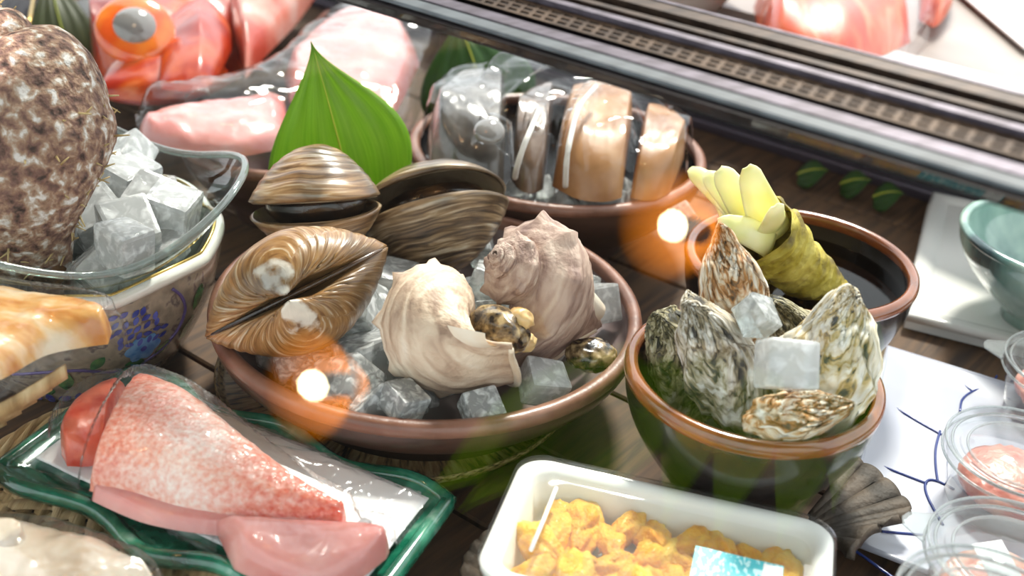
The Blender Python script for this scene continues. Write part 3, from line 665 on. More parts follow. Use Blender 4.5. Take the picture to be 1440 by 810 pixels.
obj('gilt_line', G().tube(rimpath(-.004, .0052), .0012, 6, True), GOLD, pb)
fc = math.atan2(-PC.y, -PC.x) + .02        # bowl side facing the photographer
def onb(a, z, d=.0006):                     # arc length a along the bowl side, height z
    r = porc_r(z)*(1+.018*(scal(fc+a/PR)-.5)*max(0, z/PH))+d; q = fc+a/PR; return (r*math.cos(q), r*math.sin(q), z)
def decal(name, ca, cz, la, lz, ang, mat, shape, d=.0008):
    g = G(); n = 8
    def f(u, v):
        x = u-.5; ww = math.sin(PI*min(1, max(0, u)))**shape*.5
        px, py = x*la, (v-.5)*2*ww*lz; ca_, sa_ = math.cos(ang), math.sin(ang)
        return onb(ca+px*ca_-py*sa_, min(PH*.97, max(.002, cz+px*sa_+py*ca_)), d)
    g.grid(f, 10, 4); return obj(name, g, mat, pb)
for k in range(6): decal('painted_petal', .038+.0075*math.cos(k*PI/3), .048+.0062*math.sin(k*PI/3), .013, .011, k*PI/3, SKYBLUE, .6)
decal('painted_flower_heart', .038, .048, .005, .005, 0, BLUE, .6, .0012)
random.seed(3)
for k in range(30):
    r_ = k//6; decal('painted_bud', .006+.0062*(k % 6)+.003*(r_ % 2)+rr(.001)+.004*r_, .080-.0062*r_+rr(.001), .0068, .0038, rr(.9)+.6, BLUE, .8)
for (a, z, l, q) in ((.056, .040, .016, .5), (.034, .034, .018, -.3), (.006, .045, .014, .8), (-.018, .030, .020, 1.4), (-.035, .018, .014, .2), (.085, .068, .020, 1.3), (.080, .045, .020, 1.2), (-.05, .05, .016, 1.1)):
    decal('painted_leaf', a, z, l, l*.62, q, GREEN_EN, .7)
for (a, z) in ((.008, .022), (.02, .026), (.012, .014), (.024, .017)): decal('painted_berry', a, z, .010, .007, .2, GREY_EN, .5)
for k in range(9): decal('painted_petal', -.05+.013*k, .008, .014, .008, (k % 2)*1.0+.4, BLUE, .7)
vine = [(-.055, .036), (-.03, .041), (-.008, .041), (.012, .034), (.030, .030), (.050, .036), (.066, .048), (.071, .064), (.066, .078), (.058, .088)]
V = [Vector((a, z, 0)) for a, z in vine]
obj('painted_vine', G().tube([onb(interp(V, k/60).x, interp(V, k/60).y, .0002) for k in range(61)], .0011, 6), MAT('violet_enamel', (92, 78, 132), .3), pb)

gb = thing('glass_bowl', 'clear glass bowl with wavy rim full of ice cubes', 'bowl', (PC.x, PC.y, .012))
GH, GR = .108, .112
def gwave(t, r, z, k):
    q = z/GH; wv = math.sin(3*t+fc*0+1.15); return (r*(1+.055*wv*q**2), z+.013*wv*q**2)
gp_ = [(.0, 0), (.030, 0)]+[(.030+(GR-.030)*(k/16)**.92, GH*(k/16)**1.25) for k in range(1, 17)]
gp_ = [(min(r, porc_r(z+.012)-.0105) if z+.012 < PH+.010 else r, z) for r, z in gp_]      # stands inside the porcelain
obj('body', G().lathe(gp_, 120, gwave), GLASS, gb)
rt = []
for k in range(160):
    t = 2*PI*k/160; r, z = gwave(t, GR, GH, 0); rt.append((r*math.cos(t), r*math.sin(t), z))
obj('rim', G().tube(rt, .0026, 8, True), GLASS_RIM, gb)
random.seed(21)
lab = 'milky ice cube heaped in the clear glass bowl'
pos = [(r*math.cos(a_), r*math.sin(a_), z) for r, n, z, q in ((.022, 4, .062, .3), (.055, 9, .070, .1), (.020, 3, .092, .9), (.056, 9, .096, .5), (.074, 11, .098, .2)) for a_ in [q+2*PI*k/n for k in range(n)]]
for k, (x, y, z) in enumerate(pos):
    ice(ice_sets['bcb'[k % 3]][k % 4], (PC.x+x+rr(.004), PC.y+y+rr(.004), z+rr(.004)), (rr(.6), rr(.6), rr(3)), lab, 'ice cubes in the glass bowl')

def conch():
    Z = cv(-.30, .92, .20).normalized(); X = cv(-.75, -.3, .60); x = (X-Z*X.dot(Z)).normalized(); y = Z.cross(x)
    rot = Matrix(((x.x, y.x, Z.x), (x.y, y.y, Z.y), (x.z, y.z, Z.z)))
    t = thing('conch', 'large encrusted brown conch with hairy shell on the ice bowl', 'conch', at(46, 196, .165), rot)
    S = .066
    prof = [(.50, -.52), (.80, -.62), (1.0, -.90), (1.06, -1.25), (1.05, -1.62), (.94, -1.95), (.72, -2.20), (.42, -2.38), (.15, -2.46)]
    g = whelk_geo(3.6, 2.1, prof, .02, 6, .12, 240, 7, 2, .004); 
    g.map(lambda a, b, e: (a*S, b*S, (e+1.25)*S*1.12))
    for i, p in enumerate(g.v):
        q = 1+.035*fb(*p, 45, 5); g.v[i] = (p[0]*q, p[1]*q, p[2])
    obj('shell', g, CONCH, t, solid=.003)
    P = [Vector((a, b, 0)) for a, b in prof]
    def lip(u, v):
        p = interp(P, .12+.85*u); r = p.x*(1.12+.10*v); ph = .02+.10*v
        return (r*S*math.cos(ph), -r*S*math.sin(ph), (p.y+1.25)*S*1.12)
    obj('lip', G().grid(lip, 30, 6), CONCH_LIP, t, solid=.004)
    fl = ico(3, lambda p: (S*(.34+p.x*.20), S*(-.02+p.y*.18), S*(-1.15+p.z*.40)+.003*nz(p.x*3, p.y*3, p.z*3)))
    obj('flesh', fl, CONCH_FLESH, t)
    random.seed(9); h = G(); n = len(g.v)
    for k in range(650):
        i = random.randrange(int(n*.45), n-40); p = Vector(g.v[i]); o = Vector((p.x, p.y, 0)).normalized()
        dd = (o+Vector((rr(.7), rr(.7), rr(.9)))).normalized(); h.tube([p, p+dd*random.uniform(.004, .012)], [.0009, .0004], 4)
    f = obj('fibre_tuft', h, HAIR, t); f['kind'] = 'stuff'
conch()
# ------------------------------------------------------------------ fish-shaped plate and the sea urchin pack
XA = (at(1165, 735, .05)-at(745, 640, .05)); XA.z = 0; XA.normalize(); ang = math.atan2(XA.y, XA.x)
c0 = (at(745, 640, .057)+at(1165, 735, .057))/2; FP = c0-Vector((-XA.y, XA.x, 0))*.050
fp = thing('fish_plate', 'dark iron-glazed fish-shaped plate with fluted rim and fanned tail', 'plate', (FP.x, FP.y, 0), (0, 0, ang))
def plate_f(u, v):
    t = u*2*PI; r = v; a, b = .104, .071
    fl = .0018*math.cos(t*44)*max(0, (r-.80)/.2); z = .004+.014*max(0, (r-.62)/.38)**1.5+fl
    return (a*r*math.cos(t), b*r*math.sin(t), z)
obj('plate_body', G().grid(plate_f, 176, 24, True), IRON, fp, solid=.005)
def loc2(u, v, z=.02):
    p = at(u, v, z); d = Vector((p.x-FP.x, p.y-FP.y, 0)); return Vector((d.dot(XA), d.dot(Vector((-XA.y, XA.x, 0))), 0))
TA = [loc2(*p) for p in ((1140, 725), (1160, 708), (1178, 680), (1194, 654))]; TB = [loc2(*p) for p in ((1140, 775), (1180, 770), (1190, 782), (1192, 800))]
TE = [loc2(*p) for p in ((1194, 654), (1240, 680), (1268, 720), (1274, 742), (1235, 762), (1192, 800))]
def tail_f(u, v):                           # fan from the neck out to the scalloped edge, ribbed
    n0 = TA[0].lerp(TB[0], u); e = interp(TE, u); side = interp(TA, v).lerp(interp(TB, v), u); q = n0.lerp(e, v); q = q.lerp(side, (2*abs(u-.5))**2*.8)
    z = .019+.008*v+.0032*abs(math.sin(u*PI*8))**.6*min(1, v*4)
    return (q.x, q.y, z)
obj('tail_fin', G().grid(tail_f, 90, 20), IRON, fp, solid=.005)

UZ = .022; rimz = .057
c0 = (at(745, 640, rimz)+at(1165, 735, rimz))/2; sh = at(668, 790, rimz)-at(745, 640, rimz)
LX = (at(1165, 735, rimz)-at(745, 640, rimz)).length+.006; YA = Vector((-XA.y, XA.x, 0)); LY = .100
UC = c0-YA*(LY/2); 
up = thing('sea_urchin_pack', 'white foam pack with clear lid and blue printed label holding sea urchin', 'food pack', (UC.x, UC.y, .0245), (0, 0, ang))
def rrect(a, b, r, n=10):
    P = []
    for (sx, sy, q) in ((1, 1, 0), (-1, 1, 1), (-1, -1, 2), (1, -1, 3)):
        for k in range(n+1):
            t = (q+k/n)*PI/2; P.append((sx*(a-r)+r*math.cos(t), sy*(b-r)+r*math.sin(t)))
    return P
def tray(levels, n=10):
    g = G(); v = []; m = 4*(n+1)
    for a, b, r, z in levels: v += [(x, y, z) for x, y in rrect(a, b, r, n)]
    f = [(j*m+i, j*m+(i+1) % m, (j+1)*m+(i+1) % m, (j+1)*m+i) for j in range(len(levels)-1) for i in range(m)]
    f += [tuple(range(m))[::-1], tuple((len(levels)-1)*m+i for i in range(m))]
    return g.add(v, f)
a, b = LX/2, LY/2
obj('foam_tray', tray([(a-.016, b-.016, .010, 0), (a-.006, b-.006, .014, .022), (a-.004, b-.004, .015, .026), (a, b, .016, .027), (a+.0005, b+.0005, .016, .031), (a-.001, b-.001, .016, .0325), (a-.006, b-.006, .013, .0325), (a-.009, b-.009, .011, .030), (a-.014, b-.014, .009, .008), (a-.016, b-.016, .008, .006)]), FOAM, up, bevel=0)
lid = obj('lid', tray([(a+.001, b+.001, .017, .026), (a+.0015, b+.0015, .017, .034), (a-.002, b-.002, .016, .0355), (a-.008, b-.008, .013, .0350), (a-.011, b-.011, .012, .0322), (a-.024, b-.018, .010, .0322)]), LID, up)
lb = obj('label', G().box((.017, -.046, .0334), (.062, .006, .0337)), MAT('cyan_label', [(.50, (44, 178, 190)), (.53, (52, 186, 196)), (.56, (190, 234, 236))], .4, 1, coords='Object', vec=(420, 190, 1), detail=2), up, False)
obj('white_panel', G().box((.052, -.045, .0337), (.0615, .0045, .0339)), LABEL_W, lb, False)
tape = obj('tape', G().tube([(-.062, .026, .0335), (-.0622, 0, .0335), (-.0628, -.026, .0335)], .0012, 6), LABEL_W, up)
obj('tape_band', G().box((.072, -.05, .0328), (.076, .012, .0331)), CLEAR('tape_clear', (250, 250, 250), haze=.12), up, False)
random.seed(31); umesh = []
for k in range(6):
    sx, sy, sz = .0195+.003*(k % 3), .0120+.002*(k % 2), .0095
    def uf(p, k=k, sx=sx, sy=sy, sz=sz):
        q = 1+.34*nz(p.x*1.7+k*3, p.y*1.7, p.z*1.7)+.10*nz(p.x*5, p.y*5, p.z*5+k)+.04*nz(p.x*14, p.y*14, p.z*14+k)
        w_ = (.75+.35*p.x); cre = 1-.16*math.exp(-(p.y/.2)**2)*(p.z > 0)
        return (p.x*sx*q, p.y*sy*q*w_, p.z*sz*q*cre)
    m = ico(4, uf).mesh('sea_urchin_lobe'); m.materials.append(UNI); umesh.append(m)
RM = Matrix.Rotation(ang, 3, 'Z')
k = 0
for j in range(4):
    for i in range(8):
        x = -a+.028+i*(2*a-.052)/7+rr(.003); y = -b+.026+j*(2*b-.052)/3+rr(.002)
        o = bpy.data.objects.new('sea_urchin_lobe', umesh[k % 6]); COL.objects.link(o); k += 1
        q = RM@Vector((x, y, 0)); o.location = (UC.x+q.x, UC.y+q.y, .0245+.0140+.005*random.random())
        o.rotation_euler = (rr(.5), rr(.35), ang+1.57+rr(1.3))
        s_k = random.uniform(.75, 1.1); o.scale = (s_k, s_k, s_k)
        tag(o, 'orange sea urchin lobe packed in the white foam tray', 'sea urchin', 'sea urchin lobes in the foam tray')

# ------------------------------------------------------------------ white plate with blue lines and plastic cups
def quad_prism(P, z0, z1):
    n = len(P); g = G()
    g.add([(p.x, p.y, z0) for p in P]+[(p.x, p.y, z1) for p in P], [tuple(range(n))[::-1], tuple(range(n, 2*n))]+[(i, (i+1) % n, n+(i+1) % n, n+i) for i in range(n)]); return g
PZ = .014
cA = at(1249, 487, PZ); eT = (at(1420, 540, PZ)-cA).normalized(); eL = (at(1172, 810, PZ)-cA).normalized()
corner = [cA, cA+eL*.235, cA+eL*.235+eT*.30, cA+eT*.30]
wp = thing('line_plate', 'large white square plate drawn with thin blue net lines', 'plate', (0, 0, 0))
def lp(u, v):
    q = cA+eT*(.30*u)+eL*(.235*v); e = min(u*.30, v*.235, (1-u)*.30, (1-v)*.235); z = PZ-.004*min(1, e/.02)
    return (q.x, q.y, z)
obj('plate_top', G().grid(lp, 60, 50), PLATE_W, wp)
obj('plate_foot', quad_prism([cA+eT*.02+eL*.02, cA+eT*.02+eL*.215, cA+eT*.28+eL*.215, cA+eT*.28+eL*.02], 0, .009), PLATE_W, wp, False)
pe = [corner[0], corner[1], corner[2], corner[3]]
obj('plate_edge', G().tube([(p.x, p.y, PZ-.0015) for q in range(4) for p in [pe[q].lerp(pe[(q+1) % 4], k/8) for k in range(8)]], .002, 8, True), PLATE_W, wp)
for Ln in ([(1255, 489), (1310, 512), (1340, 530), (1366, 549)], [(1350, 580), (1353, 562), (1366, 551), (1380, 547), (1396, 550), (1420, 562)], [(1392, 549), (1402, 528)],
           [(1230, 553), (1256, 571), (1290, 592), (1324, 611)], [(1322, 606), (1316, 630), (1316, 655), (1319, 677)], [(1190, 632), (1214, 644), (1260, 663), (1304, 680)],
           [(1342, 688), (1320, 677), (1306, 675), (1301, 683), (1306, 702), (1326, 738)], [(1240, 747), (1262, 749), (1298, 752)], [(1196, 770), (1210, 779), (1250, 808), (1270, 822)], [(1400, 700), (1420, 720), (1440, 730)]):
    Q = [at(u, v, PZ-.0035) for u, v in Ln]; n = 16
    obj('blue_line', G().tube([interp(Q, k/n)+Vector((0, 0, -.0002)) for k in range(n+1)], .0009, 6), LINEBLUE, wp)

def cup(label, u, v, rz, R, mat, tabdir=None, fill=.75, seed=0, z0=None):
    c = at(u, v, rz); z0 = PZ-.0035 if z0 is None else z0; H = rz-z0
    t = thing('plastic_cup', label, 'plastic cup', (c.x, c.y, z0), group='clear plastic cups on the line plate')
    obj('cup_wall', G().lathe([(0, .001), (R*.78, .001), (R*.80, .003), (R*.92, H-.010), (R*.94, H-.008)], 72), CUP, t)
    lidp = [(R*.95, H-.010), (R*1.0, H-.008), (R*1.0, H-.002), (R*.985, H+.001), (R*.95, H+.0005), (R*.93, H-.003), (R*.90, H-.0035), (R*.885, H-.001), (R*.80, H-.0012), (R*.785, H-.003), (R*.70, H-.003), (R*.685, H-.0015), (0, H-.0015)]
    l = obj('lid', G().lathe(lidp, 72), CUP, t)
    for q, z in ((1.0, H-.0065), (.985, H+.0005), (.895, H-.002), (.70, H-.0022)):
        obj('ring', G().tube([(R*q*math.cos(2*PI*k/72), R*q*math.sin(2*PI*k/72), z) for k in range(72)], .0009, 6, True), CUP_RING, l)
    if tabdir is not None:
        d = tabdir; s_ = Vector((-d.y, d.x, 0))
        T = [d*R*.97+s_*.014, d*(R+.012)+s_*.006, d*(R+.014), d*(R+.012)-s_*.006, d*R*.97-s_*.014]
        obj('tab', quad_prism(T[::-1], H-.006, H-.0048), CUP_RING, l, False)
    if mat:
        m = ico(4, lambda p: (p.x*R*.71*(1+.05*nz(p.x*3+seed, p.y*3, p.z*3)), p.y*R*.71*(1+.05*nz(p.x*3, p.y*3+seed, 1)), .003+(H*fill)*(.5+.5*p.z)*(1-.0*p.z)+(.004*abs(fb(p.x, p.y, p.z+seed, 5, 4)))*(p.z > -.5)))
        o = obj('minced_fish', m, mat); o.location = t.location; tag(o, {0: 'coarse pink minced fish in a clear cup beside the blue lines', 1: 'pink and orange minced fish in the cup with tilted paper slip', 2: 'orange-pink minced fish in the stacked clear cup', 3: 'pale pink minced fish in the cup by the white tray'}[seed], 'minced fish', 'minced fish in cups')
    return t
TD = Vector((-.85, .5, 0)).normalized()
cup('clear lidded plastic cup of coarse pink minced fish', 1442, 636, .052, .047, MINCE, None, .66, 0)
c2 = cup('clear lidded plastic cup with paper slip and a corner tab', 1430, 787, .052, .047, MINCE2, TD, .45, 1)
cup('clear lidded plastic cup stacked on the cup with the paper slip', 1400, 862, .094, .044, MINCE2, None, .62, 2, .054)
cup('clear lidded plastic cup with tab near the white tray', 1512, 520, .050, .047, MINCE, TD, .6, 3)
sl = obj('paper_slip', rbox(.03, .022, .0006, .0002, 1), LABEL_W); sl.location = at(1400, 795, .046); sl.rotation_euler = (.5, .3, .6)
tag(sl, 'small white paper slip tilted inside a clear plastic cup', 'paper slip')

# white tray and celadon bowl
TZ = .016
tA, tB, tC = at(1277, 438, TZ), at(1322, 268, TZ), at(1440, 478, TZ)
e1 = (tC-tA).normalized(); e2 = Vector((-e1.y, e1.x, 0)); W1, W2 = .30, .26
wt = thing('white_tray', 'plain white rectangular ceramic tray under the celadon bowl', 'tray', (0, 0, 0))
def tr(u, v):
    q = tA+e1*(W1*u)+e2*(W2*v); e = min(u*W1, v*W2, (1-u)*W1, (1-v)*W2); return (q.x, q.y, TZ-.006*min(1, max(0, (e-.008))/.012))
obj('tray_top', G().grid(tr, 60, 52), TRAY_W, wt)
TP = [tA, tA+e1*W1, tA+e1*W1+e2*W2, tA+e2*W2]
obj('tray_side', quad_prism(TP, .001, TZ-.003), TRAY_W, wt, False)
obj('tray_edge', G().tube([(p.x, p.y, TZ-.004) for q in range(4) for p in [TP[q].lerp(TP[(q+1) % 4], k/8) for k in range(8)]], .004, 10, True), TRAY_W, wt)
ce = at(1500, 338, .085)
bowl('celadon_bowl', 'blue-green celadon bowl with dark brushed strokes on the white tray', ce, .085, .078, TZ-.0054, .03, CELADON, CELADON, CELADON, .005, .006, rimh=.006, belly=.55)

# ------------------------------------------------------------------ woven tray, green plate, red fillet
wv = thing('woven_tray', 'flat woven bamboo tray under the green glazed plate', 'woven tray', (0, 0, 0))
q0, q1, q2 = at(187, 524, .028), at(627, 706, .028), at(2, 662, .028)
wax = (q1-q0); wl = wax.length; wax.z = 0; wax.normalize(); way = Vector((-wax.y, wax.x, 0)); wd = abs((q2-q0).dot(way))
wc = q0+wax*(wl*.42)-way*(wd*.74); WX, WY, wstrip = wl*.53, wd*.62, .0105
def wrap(x, y, z): p = wc+wax*x+way*y; return (p.x, p.y, z)
for par in (0, 1):                           # strips under and over, at a slant to the tray's sides
    dx, dy = (Vector((.8, .6, 0)), Vector((-.6, .8, 0))) if par else (Vector((-.6, .8, 0)), Vector((.8, .6, 0)))
    for i in range(-30, 31):
        o_ = (i+.5)*wstrip; lo, hi = -1.0, 1.0
        for cc, dd, lim in ((dy.x*o_, dx.x, WX), (dy.y*o_, dx.y, WY)):
            l1, l2 = sorted(((-lim-cc)/dd, (lim-cc)/dd)); lo = max(lo, l1); hi = min(hi, l2)
        if hi-lo < .02: continue
        n = max(4, int((hi-lo)/wstrip*2))
        def f(u, v, o_=o_, lo=lo, hi=hi, i=i, par=par, dx=dx, dy=dy):
            l = lo+(hi-lo)*u; ph = (l/wstrip+.5)*PI/2+i*PI/2*(-1 if par else 1)+(PI if par else 0)
            q = dx*l+dy*(o_+(v-.5)*(wstrip-.0016)); return wrap(q.x, q.y, .005+.0013*math.sin(ph)+.0007*(1-(2*v-1)**2))
        obj('bamboo_strip', G().grid(f, n, 2), STRAW, wv, solid=.0008)
rr_ = rrect(WX+.004, WY+.004, .05, 14)
per = []
for k in range(len(rr_)):
    a2, b2 = Vector((*rr_[k], 0)), Vector((*rr_[(k+1) % len(rr_)], 0)); m_ = max(1, int((b2-a2).length/.0022))
    per += [a2.lerp(b2, q/m_) for q in range(m_)]
for st in range(5):
    P = []
    for k, p in enumerate(per):
        q = k*.19+st*2*PI/5; o_ = (p.normalized())*.0045*math.cos(q); P.append(wrap(p.x+o_.x, p.y+o_.y, .0055+.0022*math.sin(q)))
    obj('rim_strand', G().tube(P, .0030, 6, True), STRAW, wv)

GZ = .028
gA, gB, gC = at(2, 662, GZ), at(187, 524, GZ), at(627, 706, GZ)
gx = (gC-gB); Lx = gx.length; gx.normalize(); gy = (gA-gB); Ly = gy.length; gy.normalize()
gpl = thing('green_plate', 'green glazed rectangular plate with wavy rim under white paper', 'plate', (0, 0, 0))
def gpf(u, v):
    e = min(u*Lx, v*Ly, (1-u)*Lx, (1-v)*Ly); wob = .006*math.sin(u*PI*5)*(1 if v > .5 else -1)*abs(2*v-1)**3+0
    q = gB+gx*(Lx*u)+gy*(Ly*v+wob); lift = max(0, 1-e/.020)
    z = .018+.010*lift**.7+.004*math.sin(u*PI*4)*lift*(v > .5)
    return (q.x, q.y, z)
obj('plate_body', G().grid(gpf, 100, 60), GREENGLAZE, gpl, solid=.006)
edge = [gpf(k/60, 0) for k in range(60)]+[gpf(1, k/40) for k in range(40)]+[gpf(1-k/60, 1) for k in range(60)]+[gpf(0, 1-k/40) for k in range(40)]
obj('rolled_rim', G().tube([Vector(p) for p in edge], .0052, 8, True), GREENGLAZE, gpl)
def ppf(u, v):
    u2 = .06+.90*u; v2 = .06+.80*v; q = gB+gx*(Lx*u2)+gy*(Ly*v2); return (q.x, q.y, .032+.0012*fb(q.x, q.y, 0, 18))
tag(obj('paper_sheet', G().grid(ppf, 50, 40), PAPER, solid=.0006), 'white absorbent paper lying on the green plate', 'paper')

fil = thing('fish_fillet', 'thick red-skinned fish fillet tapering to its tail on white paper', 'fish fillet', (0, 0, 0))
def zf(u, v): return (.75+.5*math.sin(min(1, u*1.6+.15)*PI*.6))*(1-.5*u)
obj('skin', slab([(205, 545), (270, 575), (350, 640), (430, 705), (487, 738)], [(128, 690), (200, 712), (290, 735), (400, 745), (480, 750)], .0385, .028, 80, 40, 2.8, .0012, 120, 1, .03, zf, False), FILLETSKIN, fil)
obj('flesh', slab([(200, 545), (270, 580), (350, 645), (430, 710), (485, 742)], [(130, 703), (205, 735), (300, 752), (400, 757), (482, 752)], .0370, .010, 60, 24, 5, .001, 60, 4, .03), PINK, fil)
fold = slab([(180, 545), (150, 555), (118, 575), (96, 605), (90, 640)], [(150, 650), (145, 650), (135, 655), (122, 657), (98, 656)], .0375, .020, 40, 24, 2.4, .001, 60, 2, .1)
obj('folded_flap', fold, REDFLESH, fil)
tag(obj('fish_fillet', slab([(300, 738), (380, 745), (450, 748), (520, 755), (545, 775)], [(330, 800), (400, 830), (450, 835), (500, 815), (540, 785)], .0385, .018, 50, 24, 2.6, .002, 40, 6, .1), PINK), 'skinless pale pink fillet in front of the red-skinned fillet', 'fish fillet')
st = quad_prism([at(385, 648, .039), at(527, 712, .039), at(487, 742, .039), at(420, 718, .039)][::-1], .038, .0385)
tag(obj('price_sticker', st, LABEL_W, None, False), 'blank white sticker on the paper beside the red fillet', 'sticker')
# film stretched over the plate
def filmf(u, v):
    u2 = .02+.96*u; v2 = .09+.89*v; q = gB+gx*(Lx*u2)+gy*(Ly*v2); e = min(u, 1-u, v, 1-v)
    z = .036+.030*min(1, e/.32)**.8*(1-.45*u)+.0018*fb(q.x, q.y, 3, 28)
    r = abs(nz(q.x*22+q.y*10, (q.y-q.x)*60, 4)); z += .0016*(1-min(1, r*4))
    return (q.x, q.y, z-.012*max(0, 1-e/.03))
tag(obj('cling_film', G().grid(filmf, 130, 90), FILM_FINE), 'clear cling film stretched over the red fillet and green plate', 'cling film')

# pale squid in front of the woven tray
sq = thing('squid_pack', 'pale skinned squid under film beside the woven tray', 'squid', (0, 0, 0))
obj('mantle', slab([(-60, 738), (15, 744), (80, 758), (140, 778), (190, 806), (210, 830)], [(-80, 880), (20, 900), (90, 905), (150, 905), (200, 890), (240, 850)], .022, .022, 60, 40, 2.6, .005, 26, 3, .08), SQUID, sq)
obj('fin', slab([(-80, 752), (0, 746), (30, 752), (45, 766)], [(-80, 800), (0, 800), (30, 790), (48, 775)], .036, .016, 30, 20, 2.2, .003, 40, 8, .15), SQUID, sq)
obj('film', slab([(-80, 732), (15, 737), (80, 750), (145, 770), (200, 800), (225, 835)], [(-90, 900), (20, 920), (90, 925), (150, 925), (210, 905), (265, 865)], .024, .027, 70, 50, 2.4, .006, 22, 5, .08, None, False), FILM_CRISP, sq)

# orange fish pack on a straw basket by the porcelain bowl
bk = thing('straw_basket', 'pale straw basket holding the bagged orange fish', 'basket', (0, 0, 0))
for k in range(9):
    o_ = k*.0075
    P = [at(-60, 585-2*k, .088), at(-10, 572-2*k, .092), at(40, 545-2*k, .096), at(92, 512-k, .100)]
    Q = [p.lerp(Vector((p.x-.075, p.y-.006, .030)), k/8) for p in P]
    obj('straw_band', G().grid(lambda u, v, Q=Q: interp(Q, u)+Vector((0, 0, -.009*v)), 20, 2), STRAW, bk, solid=.0012)
bz = .108
tag(obj('fish_fillet', slab([(-60, 395), (0, 418), (60, 430), (120, 446), (158, 466)], [(-70, 560), (0, 535), (60, 502), (110, 490), (152, 484)], bz, .018, 50, 30, 2.6, .003, 40, 3, .08), ORANGE), 'orange and white fish fillet in a clear bag by the porcelain bowl', 'fish fillet')
tag(obj('plastic_bag', slab([(-60, 400), (0, 416), (60, 430), (125, 446), (158, 458), (182, 486)], [(-70, 585), (0, 560), (60, 530), (110, 508), (150, 496), (180, 490)], bz-.002, .021, 70, 40, 2.2, .004, 50, 9, .06, None, False), FILM_CRISP), 'crisp clear bag around the orange fish fillet', 'plastic bag')

# ------------------------------------------------------------------ leaves
def leafg(base, tip, width, face, bend=.02, fold=.25, nu=20, nv=40, shape=(.5, 1.0)):
    d = tip-base; L_ = d.length; d.normalize(); side = d.cross(face).normalized(); nrm = side.cross(d)
    def f(u, v):
        x = 2*u-1; w_ = width*(math.sin(PI*min(1, (v*.86+.14)))**.8)*(1-v**3)**.8
        return base+d*L_*v+side*x*w_-nrm*(abs(x)*w_*fold)+nrm*bend*math.sin(v*PI)+nrm*.0015*math.sin(x*16)*min(1, 4*(1-v))
    return G().grid(f, nu, nv), [base+d*L_*k/20+nrm*(bend*math.sin(k/20*PI)+.001) for k in range(20)]
def leaf(name, label, base, tip, width, face, mat, group=None, **k):
    t = thing(name, label, 'leaf', (0, 0, 0), group=group); g, r = leafg(base, tip, width, face, **k)
    obj('blade', g, mat, t, solid=.0005); obj('midrib', G().tube(r, [.0014*(1-i/22) for i in range(20)], 6), RIB, t); return t
lb_ = at(505, 330, .05)
leaf('leaf', 'tall pointed green leaf standing behind the clams', lb_, at(437, 62, .205), .060, cv(.25, .25, 1), LEAF1, bend=.006, fold=.12)
leaf('leaf', 'dark green leaf standing behind the film-wrapped fish', at(690, 190, .05), at(640, 20, .15), .060, cv(.1, .3, 1), LEAF2)
leaf('leaf', 'dull olive leaf beside the red fish head', at(165, 130, .0), at(118, -40, .10), .035, cv(.2, .5, 1), LEAF3)
leaf('leaf', 'small green leaf tip above the conch', at(-40, 80, .06), at(22, 52, .08), .016, cv(0, .7, .6), LEAF2)
for (u, v) in ((1140, 238), (1200, 252), (1246, 270)):
    leaf('garnish_leaf', 'small round green leaf in front of the dark back panel', at(u-18, v+8, .010), at(u+26, v+2, .022), .020, cv(0, .6, .8), LEAF2, 'garnish leaves by the back panel', bend=.004)

# ------------------------------------------------------------------ red fish, dark fish
rf = thing('red_fish', 'bright red whole fish with big pale eye', 'fish', (0, 0, 0))
z0 = .045
obj('body', slab([(133, 108), (136, 70), (152, 28), (185, 2), (235, -10), (300, -14), (370, -16), (440, -18)], [(134, 112), (150, 138), (205, 148), (265, 142), (320, 120), (372, 80), (415, 35), (445, -5)], z0, .075, 90, 50, 2.4, .004, 22, 2, .10), KINME, rf)
obj('belly', slab([(318, 20), (345, 0), (390, -12), (440, -16)], [(345, 112), (375, 78), (415, 36), (444, -4)], z0+.035, .042, 40, 30, 2.4, .003, 30, 2, .12), KINME_BODY, rf)
gc = slab([(225, 15), (265, 8), (300, 15), (325, 45)], [(225, 125), (265, 128), (300, 115), (326, 70)], z0+.050, .030, 36, 30, 1.9, .004, 26, 7, .5); obj('gill_cover', gc, KINME, rf)
def arc(P, z): return [at(u, v, z) for u, v in P]
obj('jaw', slab([(140, 128), (165, 98), (215, 90), (280, 100), (322, 104)], [(145, 136), (170, 140), (215, 142), (280, 132), (322, 108)], z0+.030, .026, 40, 18, 1.8, .003, 30, 4, .45), KINME, rf)
ec = at(190, 42, z0+.074); en = (CC-ec).normalized()*.75+Vector((0, 0, .6)); en.normalize(); eq = en.to_track_quat('Z', 'Y').to_euler()
for nm, r_, h_, mt in (('eye_ring', .036, .010, EYE_RING), ('eye', .023, .0155, EYE)):
    e = obj(nm, G().lathe([(r_*math.cos(k/10*PI/2), h_*math.sin(k/10*PI/2)) for k in range(11)], 40), mt, rf); e.location = ec; e.rotation_euler = eq
pl_ = thing('platter', 'black platter under the red fish', 'platter', (at(260, 70, 0).x, at(260, 70, 0).y, 0), (0, 0, .35))
obj('dish', G().lathe([(0, .02), (.10, .02), (.15, .03), (.17, .044), (.174, .044), (.172, .040), (.15, .02), (.10, 0), (0, 0)], 64, lambda t, r, z, k: (r*.78, z)), TENMOKU, pl_)
df = thing('dark_fish', 'dark scaled fish with a gold lateral line behind the conch', 'fish', (0, 0, 0))
obj('body', slab([(-120, -60), (-40, -70), (40, -70), (90, -60)], [(-120, 90), (-40, 88), (40, 74), (82, 60)], .02, .06, 50, 40, 2.2, .002, 60, 2, .15), DARKFISH, df)
obj('lateral_line', G().tube([at(u, v, .072) for u, v in ((66, -10), (63, 15), (60, 35), (57, 52))], .0022, 6), GOLD, df)

